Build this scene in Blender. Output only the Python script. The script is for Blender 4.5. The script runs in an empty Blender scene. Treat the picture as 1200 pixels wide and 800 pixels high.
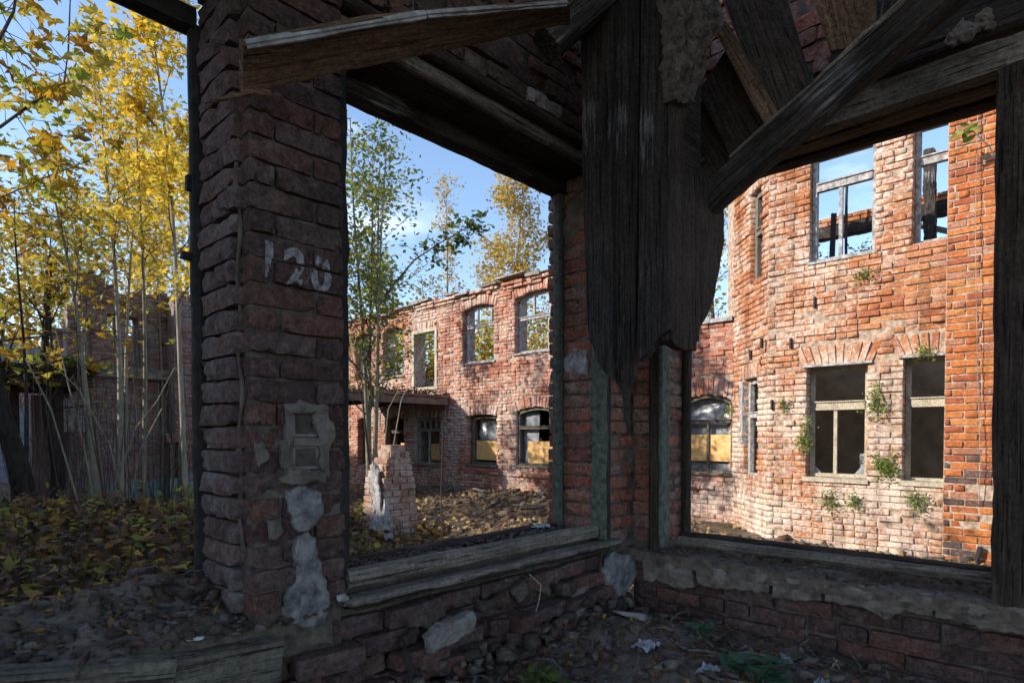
import bpy, bmesh, math, random
import numpy as np
from mathutils import Vector, Matrix, noise as mnoise

S = bpy.context.scene
COL = S.collection
RND = random.Random(11)
NP = np.random.default_rng(5)
rad = math.radians

# ------------------------------------------------------------------ camera, sky, sun, exposure
EZ = 1.45                                   # eye height above the courtyard ground
F = 690.0                                   # focal length in units of a 1200 wide frame
YAW, PITCH = rad(43.8), rad(1.2)
CY = 510 + F * math.tan(PITCH)
cam_data = bpy.data.cameras.new("camera")
cam = bpy.data.objects.new("camera", cam_data)
COL.objects.link(cam)
cam.location = (0, 0, EZ)
cam.rotation_euler = (math.pi / 2 - PITCH, 0, YAW - math.pi / 2)
cam_data.sensor_width = 36
cam_data.lens = F / 1200 * 36
cam_data.shift_y = (CY - 400) / 1200
cam_data.clip_start = 0.05
cam_data.clip_end = 2000
S.camera = cam

SUN_AZ = Vector((-1.0, 0.60, 0)).normalized()
SUN_EL = rad(27)
world = bpy.data.worlds.new("World")
S.world = world
world.use_nodes = True
wn, wl = world.node_tree.nodes, world.node_tree.links
wn.clear()
w_out = wn.new('ShaderNodeOutputWorld'); w_bg = wn.new('ShaderNodeBackground')
w_sky = wn.new('ShaderNodeTexSky'); w_sky.sky_type = 'NISHITA'; w_sky.sun_disc = False
w_sky.sun_elevation = SUN_EL
w_sky.sun_rotation = math.atan2(SUN_AZ.x, SUN_AZ.y)
w_sky.air_density = 1.0; w_sky.dust_density = 0.6; w_sky.ozone_density = 2.0
w_bg.inputs['Strength'].default_value = 0.15
# thin high cloud: a soft veil over the whole sky
w_tc = wn.new('ShaderNodeTexCoord'); w_map = wn.new('ShaderNodeMapping')
w_map.inputs['Scale'].default_value = (1.6, 1.6, 5.0)
w_noise = wn.new('ShaderNodeTexNoise'); w_noise.inputs['Scale'].default_value = 1.7
w_noise.inputs['Detail'].default_value = 6; w_noise.inputs['Roughness'].default_value = 0.55
w_ramp = wn.new('ShaderNodeValToRGB')
w_ramp.color_ramp.elements[0].position = 0.53; w_ramp.color_ramp.elements[0].color = (0, 0, 0, 1)
w_ramp.color_ramp.elements[1].position = 0.78; w_ramp.color_ramp.elements[1].color = (0.55, 0.55, 0.55, 1)
w_mix = wn.new('ShaderNodeMixRGB'); w_mix.inputs['Color2'].default_value = (6.4, 6.9, 7.6, 1)
wl.new(w_tc.outputs['Generated'], w_map.inputs['Vector']); wl.new(w_map.outputs[0], w_noise.inputs['Vector'])
wl.new(w_noise.outputs['Fac'], w_ramp.inputs[0]); wl.new(w_ramp.outputs[0], w_mix.inputs['Fac'])
wl.new(w_sky.outputs[0], w_mix.inputs['Color1']); wl.new(w_mix.outputs[0], w_bg.inputs['Color'])
wl.new(w_bg.outputs[0], w_out.inputs['Surface'])

sun_d = bpy.data.lights.new("sun", 'SUN')
sun_d.energy = 3.6; sun_d.angle = rad(0.53); sun_d.color = (1.0, 0.90, 0.76)
sun = bpy.data.objects.new("sun", sun_d); COL.objects.link(sun)
SUN_DIR = (SUN_AZ * math.cos(SUN_EL) + Vector((0, 0, math.sin(SUN_EL)))).normalized()
sun.rotation_euler = SUN_DIR.to_track_quat('Z', 'Y').to_euler()
sun.location = (-6, 6, 14)

S.view_settings.view_transform = 'Standard'
S.view_settings.look = 'None'
S.view_settings.exposure = 1.0
S.view_settings.gamma = 1.0
S.view_settings.use_curve_mapping = False
S.cycles.max_bounces = 8; S.cycles.diffuse_bounces = 5; S.cycles.transparent_max_bounces = 16

# ------------------------------------------------------------------ survey: sight lines to real planes
FWD = Vector((math.cos(YAW) * math.cos(PITCH), math.sin(YAW) * math.cos(PITCH), -math.sin(PITCH)))
RGT = Vector((math.sin(YAW), -math.cos(YAW), 0))
UPV = RGT.cross(FWD)
EYE = Vector((0, 0, EZ))
def ray(px, py):
    return FWD + RGT * ((px - 600) / F) + UPV * (-(py - CY) / F)
def onX(px, py, X):
    d = ray(px, py); return EYE + d * (X / d.x)
def onY(px, py, Y):
    d = ray(px, py); return EYE + d * (Y / d.y)
def onZ(px, py, z):
    d = ray(px, py); return EYE + d * ((z - EZ) / d.z)
def atd(px, py, dep):
    return EYE + ray(px, py) * dep
def proj(p):
    v = Vector(p) - EYE; d = v.dot(FWD)
    if d < 0.05: return None
    return (600 + F * v.dot(RGT) / d, CY - F * v.dot(UPV) / d, d)

# ------------------------------------------------------------------ object helpers
WM = {}
def thing(name, label, cat, loc=(0, 0, 0), group=None):
    o = bpy.data.objects.new(name, None); COL.objects.link(o)
    o.location = loc; o.empty_display_size = 0.2
    o['label'] = label; o['category'] = cat
    o['kind'] = 'thing'
    if group: o['group'] = group
    WM[o.name] = Matrix.Translation(Vector(loc)); return o
def tag(o, label, cat, group=None):
    o['label'] = label; o['category'] = cat; o['kind'] = 'thing'
    if group: o['group'] = group
    return o
def place(o, M, parent=None):
    if parent is not None:
        o.parent = parent
        o.matrix_basis = WM[parent.name].inverted() @ M
    else:
        o.matrix_basis = M
    WM[o.name] = M
    return o
def link(name, me, parent=None, M=None):
    o = bpy.data.objects.new(name, me); COL.objects.link(o)
    return place(o, M if M is not None else Matrix.Identity(4), parent)
def mesh_obj(name, verts, faces, mat, parent=None, M=None, smooth=False, recentre=True):
    if recentre and M is None and len(verts):
        c = Vector((sum(v[0] for v in verts) / len(verts), sum(v[1] for v in verts) / len(verts), min(v[2] for v in verts)))
        verts = [(v[0] - c.x, v[1] - c.y, v[2] - c.z) for v in verts]
        M = Matrix.Translation(c)
    me = bpy.data.meshes.new(name)
    me.from_pydata([tuple(v) for v in verts], [], faces); me.update()
    if mat: me.materials.append(mat)
    if smooth: me.polygons.foreach_set('use_smooth', [True] * len(me.polygons))
    return link(name, me, parent, M)
def np_obj(name, V, Fc, mat, parent=None, smooth=False):
    """big mesh from numpy arrays: V (n,3), Fc (m,k) constant face size"""
    me = bpy.data.meshes.new(name)
    c = V.mean(axis=0); c[2] = V[:, 2].min()
    V = V - c
    k = Fc.shape[1]
    me.vertices.add(len(V)); me.vertices.foreach_set('co', V.astype(np.float32).ravel())
    me.loops.add(Fc.size); me.loops.foreach_set('vertex_index', Fc.astype(np.int32).ravel())
    me.polygons.add(len(Fc))
    me.polygons.foreach_set('loop_start', np.arange(0, Fc.size, k, dtype=np.int32))
    me.polygons.foreach_set('loop_total', np.full(len(Fc), k, dtype=np.int32))
    me.update(calc_edges=True); me.validate()
    me.materials.append(mat)
    if smooth: me.polygons.foreach_set('use_smooth', [True] * len(me.polygons))
    return link(name, me, parent, Matrix.Translation(Vector([float(x) for x in c])))

class MB:
    """collects boxes and prisms into one mesh"""
    def __init__(s): s.v = []; s.f = []
    def add(s, vs, fs):
        b = len(s.v); s.v += [tuple(v) for v in vs]; s.f += [tuple(i + b for i in f) for f in fs]
    def box(s, x0, x1, y0, y1, z0, z1, j=0.0):
        vs = [(x, y, z) for x in (x0, x1) for y in (y0, y1) for z in (z0, z1)]
        if j: vs = [tuple(c + RND.uniform(-j, j) for c in v) for v in vs]
        s.add(vs, [(0, 1, 3, 2), (4, 6, 7, 5), (0, 4, 5, 1), (2, 3, 7, 6), (0, 2, 6, 4), (1, 5, 7, 3)])
    def tube(s, pts, rs, n=6, cap=True):
        pts = [Vector(p) for p in pts]; b = len(s.v)
        for i, p in enumerate(pts):
            t = (pts[min(i + 1, len(pts) - 1)] - pts[max(i - 1, 0)]).normalized()
            a = t.cross(Vector((0.31, 0.17, 0.93)));
            if a.length < 1e-3: a = t.cross(Vector((1, 0, 0)))
            a.normalize(); c = t.cross(a)
            for k in range(n):
                an = 2 * math.pi * k / n
                s.v.append(tuple(p + (a * math.cos(an) + c * math.sin(an)) * rs[i]))
        for i in range(len(pts) - 1):
            for k in range(n):
                s.f.append((b + i * n + k, b + i * n + (k + 1) % n, b + (i + 1) * n + (k + 1) % n, b + (i + 1) * n + k))
        if cap:
            s.f.append(tuple(b + k for k in range(n))[::-1]); e = b + (len(pts) - 1) * n
            s.f.append(tuple(e + k for k in range(n)))
    def build(s, name, mat, parent=None, smooth=False):
        return mesh_obj(name, s.v, s.f, mat, parent, smooth=smooth)

def nz(p, s=1.0, seed=0.0):
    return mnoise.noise(Vector((p[0] * s + seed, p[1] * s - seed * 0.7, p[2] * s + seed * 1.3)))

# ------------------------------------------------------------------ materials
def nodes_of(name):
    m = bpy.data.materials.new(name); m.use_nodes = True
    nt = m.node_tree; nt.nodes.clear()
    out = nt.nodes.new('ShaderNodeOutputMaterial'); bs = nt.nodes.new('ShaderNodeBsdfPrincipled')
    nt.links.new(bs.outputs[0], out.inputs[0])
    return m, nt, bs, out
def N(nt, t, **kw):
    n = nt.nodes.new(t)
    for k, v in kw.items():
        if k in n.inputs: n.inputs[k].default_value = v
        else: setattr(n, k, v)
    return n
def ramp(nt, fac, stops, interp='LINEAR'):
    r = nt.nodes.new('ShaderNodeValToRGB'); r.color_ramp.interpolation = interp
    while len(r.color_ramp.elements) < len(stops): r.color_ramp.elements.new(0.5)
    for e, (p, c) in zip(r.color_ramp.elements, stops):
        e.position = p; e.color = (c[0], c[1], c[2], 1) if hasattr(c, '__len__') else (c, c, c, 1)
    if fac is not None: nt.links.new(fac, r.inputs[0])
    return r
def mixc(nt, fac, a, b, mode='MIX'):
    m = nt.nodes.new('ShaderNodeMixRGB'); m.blend_type = mode
    for i, val in enumerate((fac, a, b)):
        sock = m.inputs[i]
        if isinstance(val, bpy.types.NodeSocket): nt.links.new(val, sock)
        elif isinstance(val, (int, float)): sock.default_value = val if i == 0 else (val, val, val, 1)
        else: sock.default_value = (val[0], val[1], val[2], 1)
    return m.outputs[0]
def pnoise(nt, scale, detail=4, rough=0.55, vec=None, stretch=None, coord='Position'):
    if coord == 'Position':
        g = nt.nodes.new('ShaderNodeNewGeometry'); v = g.outputs['Position']
    else:
        g = nt.nodes.new('ShaderNodeTexCoord'); v = g.outputs[coord]
    if stretch:
        mp = nt.nodes.new('ShaderNodeMapping'); mp.inputs['Scale'].default_value = stretch
        nt.links.new(v, mp.inputs[0]); v = mp.outputs[0]
    n = N(nt, 'ShaderNodeTexNoise', Scale=scale, Detail=detail, Roughness=rough)
    nt.links.new(v, n.inputs['Vector']); return n.outputs['Fac']
def bump(nt, bs, h, strength=0.5, dist=0.01):
    b = N(nt, 'ShaderNodeBump', Strength=strength, Distance=dist)
    nt.links.new(h, b.inputs['Height']); nt.links.new(b.outputs[0], bs.inputs['Normal'])
def rnd_fac(nt):
    oi = nt.nodes.new('ShaderNodeObjectInfo'); g = nt.nodes.new('ShaderNodeNewGeometry')
    a = N(nt, 'ShaderNodeMath', operation='ADD'); f = N(nt, 'ShaderNodeMath', operation='FRACT')
    nt.links.new(oi.outputs['Random'], a.inputs[0]); nt.links.new(g.outputs['Random Per Island'], a.inputs[1])
    nt.links.new(a.outputs[0], f.inputs[0]); return f.outputs[0]
def brick_mat(name, cols, wash=(0.6, 0.52, 0.44), w_lo=0.55, w_hi=0.7, w_scale=1.2, fine=0.5, bstr=0.6, dirt=(0.1, 0.085, 0.07), d_lo=0.6, d_hi=0.75, d_scale=2.0, mott=(.62, 1.2), zone=None, pits=False):
    m, nt, bs, out = nodes_of(name)
    n = len(cols)
    base = ramp(nt, rnd_fac(nt), [(i / n, c) for i, c in enumerate(cols)], 'CONSTANT').outputs[0]
    mt = ramp(nt, mixc(nt, .45, pnoise(nt, 26, 5, 0.65), pnoise(nt, 95, 4, .7)), [(0.34, mott[0]), (0.66, mott[1])]).outputs[0]
    c = mixc(nt, 1.0, base, mt, 'MULTIPLY')
    dm = ramp(nt, pnoise(nt, d_scale, 5, 0.6), [(d_lo, 0), (d_hi, 0.8)]).outputs[0]
    c = mixc(nt, dm, c, dirt)
    big = pnoise(nt, w_scale, 6, 0.62); sm = pnoise(nt, 21, 6, 0.75)
    s = mixc(nt, fine, big, sm)
    if zone:                                  # limewash clings to one storey: shift by height
        gp = nt.nodes.new('ShaderNodeNewGeometry'); sx = nt.nodes.new('ShaderNodeSeparateXYZ'); nt.links.new(gp.outputs['Position'], sx.inputs[0])
        mr = N(nt, 'ShaderNodeMapRange'); nt.links.new(sx.outputs['Z'], mr.inputs['Value'])
        mr.inputs['From Min'].default_value = zone[0]; mr.inputs['From Max'].default_value = zone[1]; mr.inputs['To Min'].default_value = zone[2]; mr.inputs['To Max'].default_value = zone[3]
        ad = N(nt, 'ShaderNodeMath', operation='ADD'); nt.links.new(s, ad.inputs[0]); nt.links.new(mr.outputs[0], ad.inputs[1]); s = ad.outputs[0]
    wm = ramp(nt, s, [(w_lo, 0), (w_hi, 0.95)]).outputs[0]
    c = mixc(nt, wm, c, wash)
    c = mixc(nt, 1.0, c, ramp(nt, pnoise(nt, 60, 4, .75), [(.36, .62), (.6, 1.12)]).outputs[0], 'MULTIPLY')
    if pits: c = mixc(nt, 1.0, c, ramp(nt, pnoise(nt, 1.3, 5, .6, stretch=(3.5, 3.5, .3)), [(.36, .66), (.52, 1.05)]).outputs[0], 'MULTIPLY')
    if pits: c = mixc(nt, ramp(nt, mixc(nt, .5, pnoise(nt, 13, 5, .75), pnoise(nt, 42, 3, .7)), [(.56, 0), (.62, .85)]).outputs[0], c, (.10, .06, .045))
    nt.links.new(c, bs.inputs['Base Color'])
    bs.inputs['Roughness'].default_value = 0.92; bs.inputs['Specular IOR Level'].default_value = 0.2
    h = mixc(nt, 0.45, pnoise(nt, 45, 6, 0.7), pnoise(nt, 170, 4, 0.7))
    bump(nt, bs, h, bstr, 0.012)
    return m
def plain_mat(name, c0, c1, scale=8, rough=0.9, bscale=60, bstr=0.5, stretch=None, coord='Position', lo=0.35, hi=0.65, spec=0.2, detail=6):
    m, nt, bs, out = nodes_of(name)
    c = ramp(nt, pnoise(nt, scale, detail, 0.65, stretch=stretch, coord=coord), [(lo, c0), (hi, c1)]).outputs[0]
    nt.links.new(c, bs.inputs['Base Color'])
    bs.inputs['Roughness'].default_value = rough; bs.inputs['Specular IOR Level'].default_value = spec
    bump(nt, bs, pnoise(nt, bscale, 5, 0.7, stretch=stretch, coord=coord), bstr, 0.01)
    return m
def wood_mat(name, dark, light, pale=None, p_lo=0.62, p_hi=0.7, bstr=0.7, scale=1.0, rough=0.85):
    """grain runs along the object's own X axis"""
    m, nt, bs, out = nodes_of(name)
    g = pnoise(nt, 9 * scale, 7, 0.7, stretch=(0.35, 7, 7), coord='Object')
    big = pnoise(nt, 3.0, 4, 0.6, coord='Object')
    c = ramp(nt, g, [(0.34, dark), (0.66, light)]).outputs[0]
    c = mixc(nt, 1.0, c, ramp(nt, big, [(0.3, 0.6), (0.7, 1.25)]).outputs[0], 'MULTIPLY')
    cr = ramp(nt, pnoise(nt, 26 * scale, 5, 0.7, stretch=(0.10, 5, 5), coord='Object'), [(.36, .18), (.43, 1.0)]).outputs[0]
    c = mixc(nt, 1.0, c, cr, 'MULTIPLY')
    c = mixc(nt, 1.0, c, ramp(nt, pnoise(nt, 55, 4, 0.75, coord='Object'), [(.35, .6), (.65, 1.3)]).outputs[0], 'MULTIPLY')
    if pale:
        pm = ramp(nt, mixc(nt, 0.5, pnoise(nt, 16, 6, 0.75, stretch=(0.28, 4, 4), coord='Object'), pnoise(nt, 2.4, 3, 0.5, coord='Object')), [(p_lo, 0), (p_hi, 0.9)]).outputs[0]
        c = mixc(nt, pm, c, pale)
    nt.links.new(c, bs.inputs['Base Color'])
    bs.inputs['Roughness'].default_value = rough; bs.inputs['Specular IOR Level'].default_value = 0.25
    bump(nt, bs, mixc(nt, .5, g, cr), bstr, 0.015)
    return m
def leaf_mat(name, cols, trans=0.5):
    m, nt, bs, out = nodes_of(name)
    n = len(cols)
    c = ramp(nt, rnd_fac(nt), [(i / n, k) for i, k in enumerate(cols)]).outputs[0]
    nt.links.new(c, bs.inputs['Base Color']); bs.inputs['Roughness'].default_value = 0.6
    bs.inputs['Specular IOR Level'].default_value = 0.25
    tr = nt.nodes.new('ShaderNodeBsdfTranslucent'); nt.links.new(c, tr.inputs['Color'])
    mx = nt.nodes.new('ShaderNodeMixShader'); mx.inputs[0].default_value = trans
    nt.links.new(bs.outputs[0], mx.inputs[1]); nt.links.new(tr.outputs[0], mx.inputs[2])
    nt.links.new(mx.outputs[0], out.inputs[0])
    return m

M = {}
M['brick_bay'] = brick_mat('brick_bay', [(.48, .195, .085), (.43, .155, .062), (.51, .235, .115), (.45, .20, .12), (.49, .28, .19), (.37, .125, .06), (.48, .215, .095), (.45, .18, .08)],
                           wash=(.62, .53, .46), w_lo=.475, w_hi=.57, w_scale=1.0, fine=.5, pits=True, mott=(.5, 1.3), zone=(EZ + .9, EZ + 1.9, .025, -.04), d_lo=.62, d_hi=.8, d_scale=5, dirt=(.13, .07, .045))
M['brick_pilaster'] = brick_mat('brick_pilaster', [(.50, .175, .055), (.42, .125, .042), (.51, .205, .065), (.34, .10, .048), (.47, .16, .055), (.40, .18, .11), (.48, .15, .05)],
                                wash=(.50, .40, .35), w_lo=.57, w_hi=.66, w_scale=1.6, fine=.5, mott=(.5, 1.3), pits=True)
M['brick_far'] = brick_mat('brick_far', [(.47, .20, .13), (.42, .16, .10), (.50, .24, .16), (.45, .205, .14), (.50, .28, .20), (.36, .13, .085)],
                           wash=(.60, .50, .44), w_lo=.48, w_hi=.57, w_scale=0.9, fine=.5, pits=True, mott=(.5, 1.3), d_lo=.58, d_hi=.75, d_scale=2.5, dirt=(.12, .075, .06))
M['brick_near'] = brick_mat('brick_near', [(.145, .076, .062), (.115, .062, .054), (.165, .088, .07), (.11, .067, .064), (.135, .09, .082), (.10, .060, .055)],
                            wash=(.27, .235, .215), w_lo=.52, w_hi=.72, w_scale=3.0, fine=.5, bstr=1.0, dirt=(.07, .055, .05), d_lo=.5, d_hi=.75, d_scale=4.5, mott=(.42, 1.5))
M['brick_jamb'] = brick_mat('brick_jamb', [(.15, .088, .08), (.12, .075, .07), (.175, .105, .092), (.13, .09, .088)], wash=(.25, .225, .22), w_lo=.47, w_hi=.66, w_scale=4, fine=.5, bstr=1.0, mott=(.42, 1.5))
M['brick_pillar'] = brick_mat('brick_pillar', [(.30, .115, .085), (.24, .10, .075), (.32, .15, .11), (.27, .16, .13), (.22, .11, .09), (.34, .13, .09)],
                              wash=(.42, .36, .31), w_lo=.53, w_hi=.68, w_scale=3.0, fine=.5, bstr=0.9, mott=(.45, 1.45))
M['brick_left'] = brick_mat('brick_left', [(.33, .175, .14), (.27, .14, .12), (.37, .235, .20), (.33, .23, .21), (.27, .175, .165)],
                            wash=(.36, .32, .32), w_lo=.48, w_hi=.60, w_scale=0.9, fine=.45)
M['brick_stump'] = brick_mat('brick_stump', [(.33, .155, .105), (.27, .12, .085), (.36, .20, .145), (.31, .19, .155)], wash=(.5, .43, .39), w_lo=.45, w_hi=.60, w_scale=2.5, fine=.45, dirt=(.10, .095, .035), d_lo=.46, d_hi=.62, d_scale=2.2)
M['mortar_light'] = plain_mat('mortar_light', (.20, .13, .09), (.52, .42, .34), 16, bstr=.8)
M['mortar_far'] = plain_mat('mortar_far', (.20, .13, .10), (.50, .40, .34), 14, bstr=.8)
M['mortar_dark'] = plain_mat('mortar_dark', (.05, .04, .033), (.19, .155, .13), 9, bstr=1.0)
M['mortar_left'] = plain_mat('mortar_left', (.16, .14, .14), (.32, .28, .27), 6, bstr=.8)
M['plaster'] = plain_mat('plaster', (.15, .14, .135), (.46, .45, .46), 16, bscale=35, bstr=.7)
M['plaster_near'] = plain_mat('plaster_near', (.085, .078, .075), (.30, .29, .295), 20, bscale=35, bstr=.9)
M['plaster_grey'] = plain_mat('plaster_grey', (.095, .08, .07), (.22, .19, .165), 10, bscale=45, bstr=.9)
M['plaster_white'] = plain_mat('plaster_white', (.42, .43, .45), (.68, .68, .68), 7, bscale=40, bstr=.5)
M['plaster_brown'] = plain_mat('plaster_brown', (.36, .26, .17), (.62, .49, .34), 3, bscale=30, bstr=.5)
M['dust'] = plain_mat('dust', (.07, .052, .042), (.215, .175, .145), 22, bscale=70, bstr=1.0, lo=.3, hi=.7)
M['rubble'] = brick_mat('rubble', [(.12, .088, .07), (.17, .135, .11), (.16, .08, .058), (.09, .068, .056), (.21, .175, .15), (.13, .10, .08)], wash=(.27, .24, .21), w_lo=.6, w_hi=.75, w_scale=8, bstr=1.0)
M['wood_char'] = wood_mat('wood_char', (.014, .011, .0095), (.07, .058, .051), (.27, .26, .27), .57, .655, 1.0)
M['wood_dark'] = wood_mat('wood_dark', (.024, .018, .015), (.085, .062, .048), (.17, .15, .135), .61, .73, .9)
M['wood_brown'] = wood_mat('wood_brown', (.08, .046, .028), (.25, .155, .095), (.26, .22, .18), .66, .78, .8)
M['wood_grey'] = wood_mat('wood_grey', (.095, .08, .066), (.28, .245, .205), (.36, .335, .30), .6, .72, .9)
M['wood_frame'] = wood_mat('wood_frame', (.085, .075, .058), (.175, .16, .13), (.24, .235, .205), .58, .7, .7)
M['wood_pale'] = wood_mat('wood_pale', (.34, .29, .21), (.58, .52, .42), (.66, .62, .54), .6, .72, .5)
M['paint_green'] = plain_mat('paint_green', (.055, .06, .05), (.15, .165, .14), 34, bscale=60, bstr=.5)
M['iron'] = plain_mat('iron', (.016, .016, .018), (.045, .04, .038), 18, rough=.7, bstr=.4)
M['concrete'] = plain_mat('concrete', (.15, .13, .115), (.34, .31, .285), 9, bscale=40, bstr=.7)
M['slab'] = plain_mat('slab', (.13, .085, .075), (.25, .175, .155), 5, bscale=40, bstr=.6)
M['dado'] = plain_mat('dado', (.12, .20, .20), (.25, .36, .36), 6, bscale=40, bstr=.5)
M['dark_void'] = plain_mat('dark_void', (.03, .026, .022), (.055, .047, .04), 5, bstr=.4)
M['paint_white'] = plain_mat('paint_white', (.13, .115, .115), (.38, .37, .39), 45, bstr=.3)
M['film'] = plain_mat('film', (.10, .115, .135), (.32, .35, .39), 3.0, rough=.28, bscale=6, bstr=.6, spec=.6)
M['trash'] = plain_mat('trash', (.2, .21, .25), (.42, .43, .46), 20, bstr=.5)
# oriented strand board
_m, _nt, _bs, _o = nodes_of('strand_board')
_g = _nt.nodes.new('ShaderNodeNewGeometry'); _v = N(_nt, 'ShaderNodeTexVoronoi', Scale=26.0); _mp = N(_nt, 'ShaderNodeMapping'); _mp.inputs['Scale'].default_value = (1, .55, 1.3)
_nt.links.new(_g.outputs['Position'], _mp.inputs[0]); _nt.links.new(_mp.outputs[0], _v.inputs['Vector'])
_sep = _nt.nodes.new('ShaderNodeSeparateColor'); _nt.links.new(_v.outputs['Color'], _sep.inputs[0])
_c = ramp(_nt, _sep.outputs[0], [(0, (.50, .28, .10)), (.5, (.60, .36, .13)), (1, (.68, .45, .2))]).outputs[0]
_nt.links.new(_c, _bs.inputs['Base Color']); _bs.inputs['Roughness'].default_value = .7
M['osb'] = _m
M['bark_pale'] = plain_mat('bark_pale', (.16, .15, .115), (.36, .33, .27), 20, stretch=(1, 1, .3), bstr=.5)
M['bark_grey'] = plain_mat('bark_grey', (.13, .125, .085), (.28, .27, .20), 22, stretch=(1, 1, .3), bstr=.6)
M['bark_dark'] = plain_mat('bark_dark', (.02, .017, .014), (.06, .05, .042), 22, stretch=(1, 1, .3), bstr=.8)
M['twig'] = plain_mat('twig', (.05, .04, .035), (.11, .09, .075), 30)
M['leaf_yellow'] = leaf_mat('leaf_yellow', [(.64, .46, .035), (.72, .54, .06), (.55, .34, .03), (.62, .50, .10), (.44, .44, .07), (.66, .42, .03)], .55)
M['leaf_gold'] = leaf_mat('leaf_gold', [(.55, .38, .035), (.48, .26, .025), (.40, .38, .05), (.30, .14, .02), (.58, .44, .06), (.30, .33, .05)], .5)
M['leaf_olive'] = leaf_mat('leaf_olive', [(.24, .28, .05), (.34, .33, .06), (.17, .22, .045), (.44, .38, .06), (.2, .25, .07)], .5)
M['leaf_green'] = leaf_mat('leaf_green', [(.07, .12, .03), (.10, .15, .035), (.05, .085, .025), (.16, .19, .04)], .45)
M['leaf_birch'] = leaf_mat('leaf_birch', [(.50, .34, .06), (.55, .40, .10), (.42, .26, .04), (.40, .36, .10), (.48, .30, .05)], .5)
M['leaf_litter'] = leaf_mat('leaf_litter', [(.13, .065, .03), (.22, .13, .04), (.09, .045, .024), (.17, .085, .03), (.055, .036, .024), (.11, .07, .035), (.36, .23, .05), (.07, .05, .03)], .15)
M['leaf_weed'] = leaf_mat('leaf_weed', [(.15, .25, .04), (.22, .33, .06), (.11, .18, .04), (.30, .36, .08)], .4)
M['leaf_burdock'] = leaf_mat('leaf_burdock', [(.05, .115, .065), (.065, .135, .08)], .3)
M['fill_stone'] = plain_mat('fill_stone', (.045, .036, .03), (.17, .145, .125), 26, bscale=60, bstr=1.0)
M['leaf_court'] = leaf_mat('leaf_court', [(.30, .20, .09), (.38, .26, .10), (.20, .12, .06), (.33, .20, .08), (.14, .09, .05), (.42, .32, .14)], .1)
M['plaster_pale'] = plain_mat('plaster_pale', (.17, .175, .19), (.30, .31, .33), 4, bstr=.5)
M['concrete_dark'] = plain_mat('concrete_dark', (.10, .085, .072), (.27, .235, .205), 18, bscale=50, bstr=.9)
# ------------------------------------------------------------------ bricks and walls
def make_variants(n, eroded, seed):
    rr = random.Random(seed); res = []
    for _ in range(n):
        bm = bmesh.new(); bmesh.ops.create_cube(bm, size=1.0)
        L, D, H = .24, .11, .066
        for v in bm.verts: v.co = Vector((v.co.x * L, v.co.y * D, v.co.z * H))
        if eroded:
            bmesh.ops.subdivide_edges(bm, edges=[e for e in bm.edges if abs(e.verts[0].co.x - e.verts[1].co.x) > .01], cuts=7, use_grid_fill=True)
            bmesh.ops.subdivide_edges(bm, edges=[e for e in bm.edges if abs(e.verts[0].co.z - e.verts[1].co.z) > .01], cuts=3, use_grid_fill=True)
            s = rr.uniform(0, 50)
            chips = [(rr.choice((-1, 1)) * L / 2 * (1 if rr.random() < .6 else rr.uniform(-1, 1)), rr.choice((-1, 1)) * H / 2, rr.uniform(.014, .04)) for _ in range(rr.randint(1, 4))]
            for v in bm.verts:
                fx, fz = abs(v.co.x) / (L / 2), abs(v.co.z) / (H / 2)
                e = (fx > .98) + (fz > .98); q = v.co.copy()
                if e: v.co.y -= math.copysign(.0042 * e * rr.uniform(.0, 1.7), v.co.y)
                if fx > .98 and fz > .98: v.co.z *= rr.uniform(.92, 1.0); v.co.x *= rr.uniform(.975, 1.0)
                for cx, cz, cr in chips:
                    dd = math.hypot(q.x - cx, q.z - cz)
                    if dd < cr: k = (1 - dd / cr) ** .6; v.co.y -= math.copysign(.018 * k, v.co.y); v.co.z -= math.copysign(.006 * k, cz) * (fz > .9)
                v.co += Vector((mnoise.noise(q * 20 + Vector((s, 0, 0))), mnoise.noise(q * 20 + Vector((0, s, 3))) * 1.0, mnoise.noise(q * 24 + Vector((7, 0, s))) * .5)) * .0048
                v.co += Vector((rr.uniform(-1, 1), rr.uniform(-1.6, 1.6), rr.uniform(-1, 1))) * .0016
        else:
            bmesh.ops.bevel(bm, geom=list(bm.edges), offset=.006, segments=1, affect='EDGES', profile=.5)
            for v in bm.verts: v.co += Vector((rr.uniform(-1, 1), rr.uniform(-1, 1), rr.uniform(-1, 1))) * .003
        bm.verts.ensure_lookup_table()
        vs = np.array([(v.co.x / L, v.co.y / D, v.co.z / H) for v in bm.verts])
        bmesh.ops.triangulate(bm, faces=list(bm.faces))
        fs = np.array([[v.index for v in f.verts] for f in bm.faces])
        res.append((vs, fs)); bm.free()
    return res
VAR_FINE = make_variants(10, False, 3)
VAR_ERODED = make_variants(10, True, 4)
_shared = {}
def variant_mesh(kind, i, mat):
    k = (kind, i, mat.name)
    if k not in _shared:
        vs, fs = (VAR_FINE if kind == 'fine' else VAR_ERODED)[i]
        me = bpy.data.meshes.new('brick'); me.from_pydata(vs.tolist(), [], fs.tolist()); me.materials.append(mat); me.update()
        _shared[k] = me
    return _shared[k]
def brick_M(pos, u, tilt, size, yaw=0.0, roll=0.0):
    z = Vector((0, 0, 1)); y = z.cross(u)
    B = Matrix((u, y, z)).transposed().to_4x4()
    return Matrix.Translation(pos) @ B @ Matrix.Rotation(yaw, 4, 'Z') @ Matrix.Rotation(tilt, 4, 'Y') @ Matrix.Rotation(roll, 4, 'X') @ Matrix.Diagonal((size[0], size[1], size[2], 1))
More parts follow.
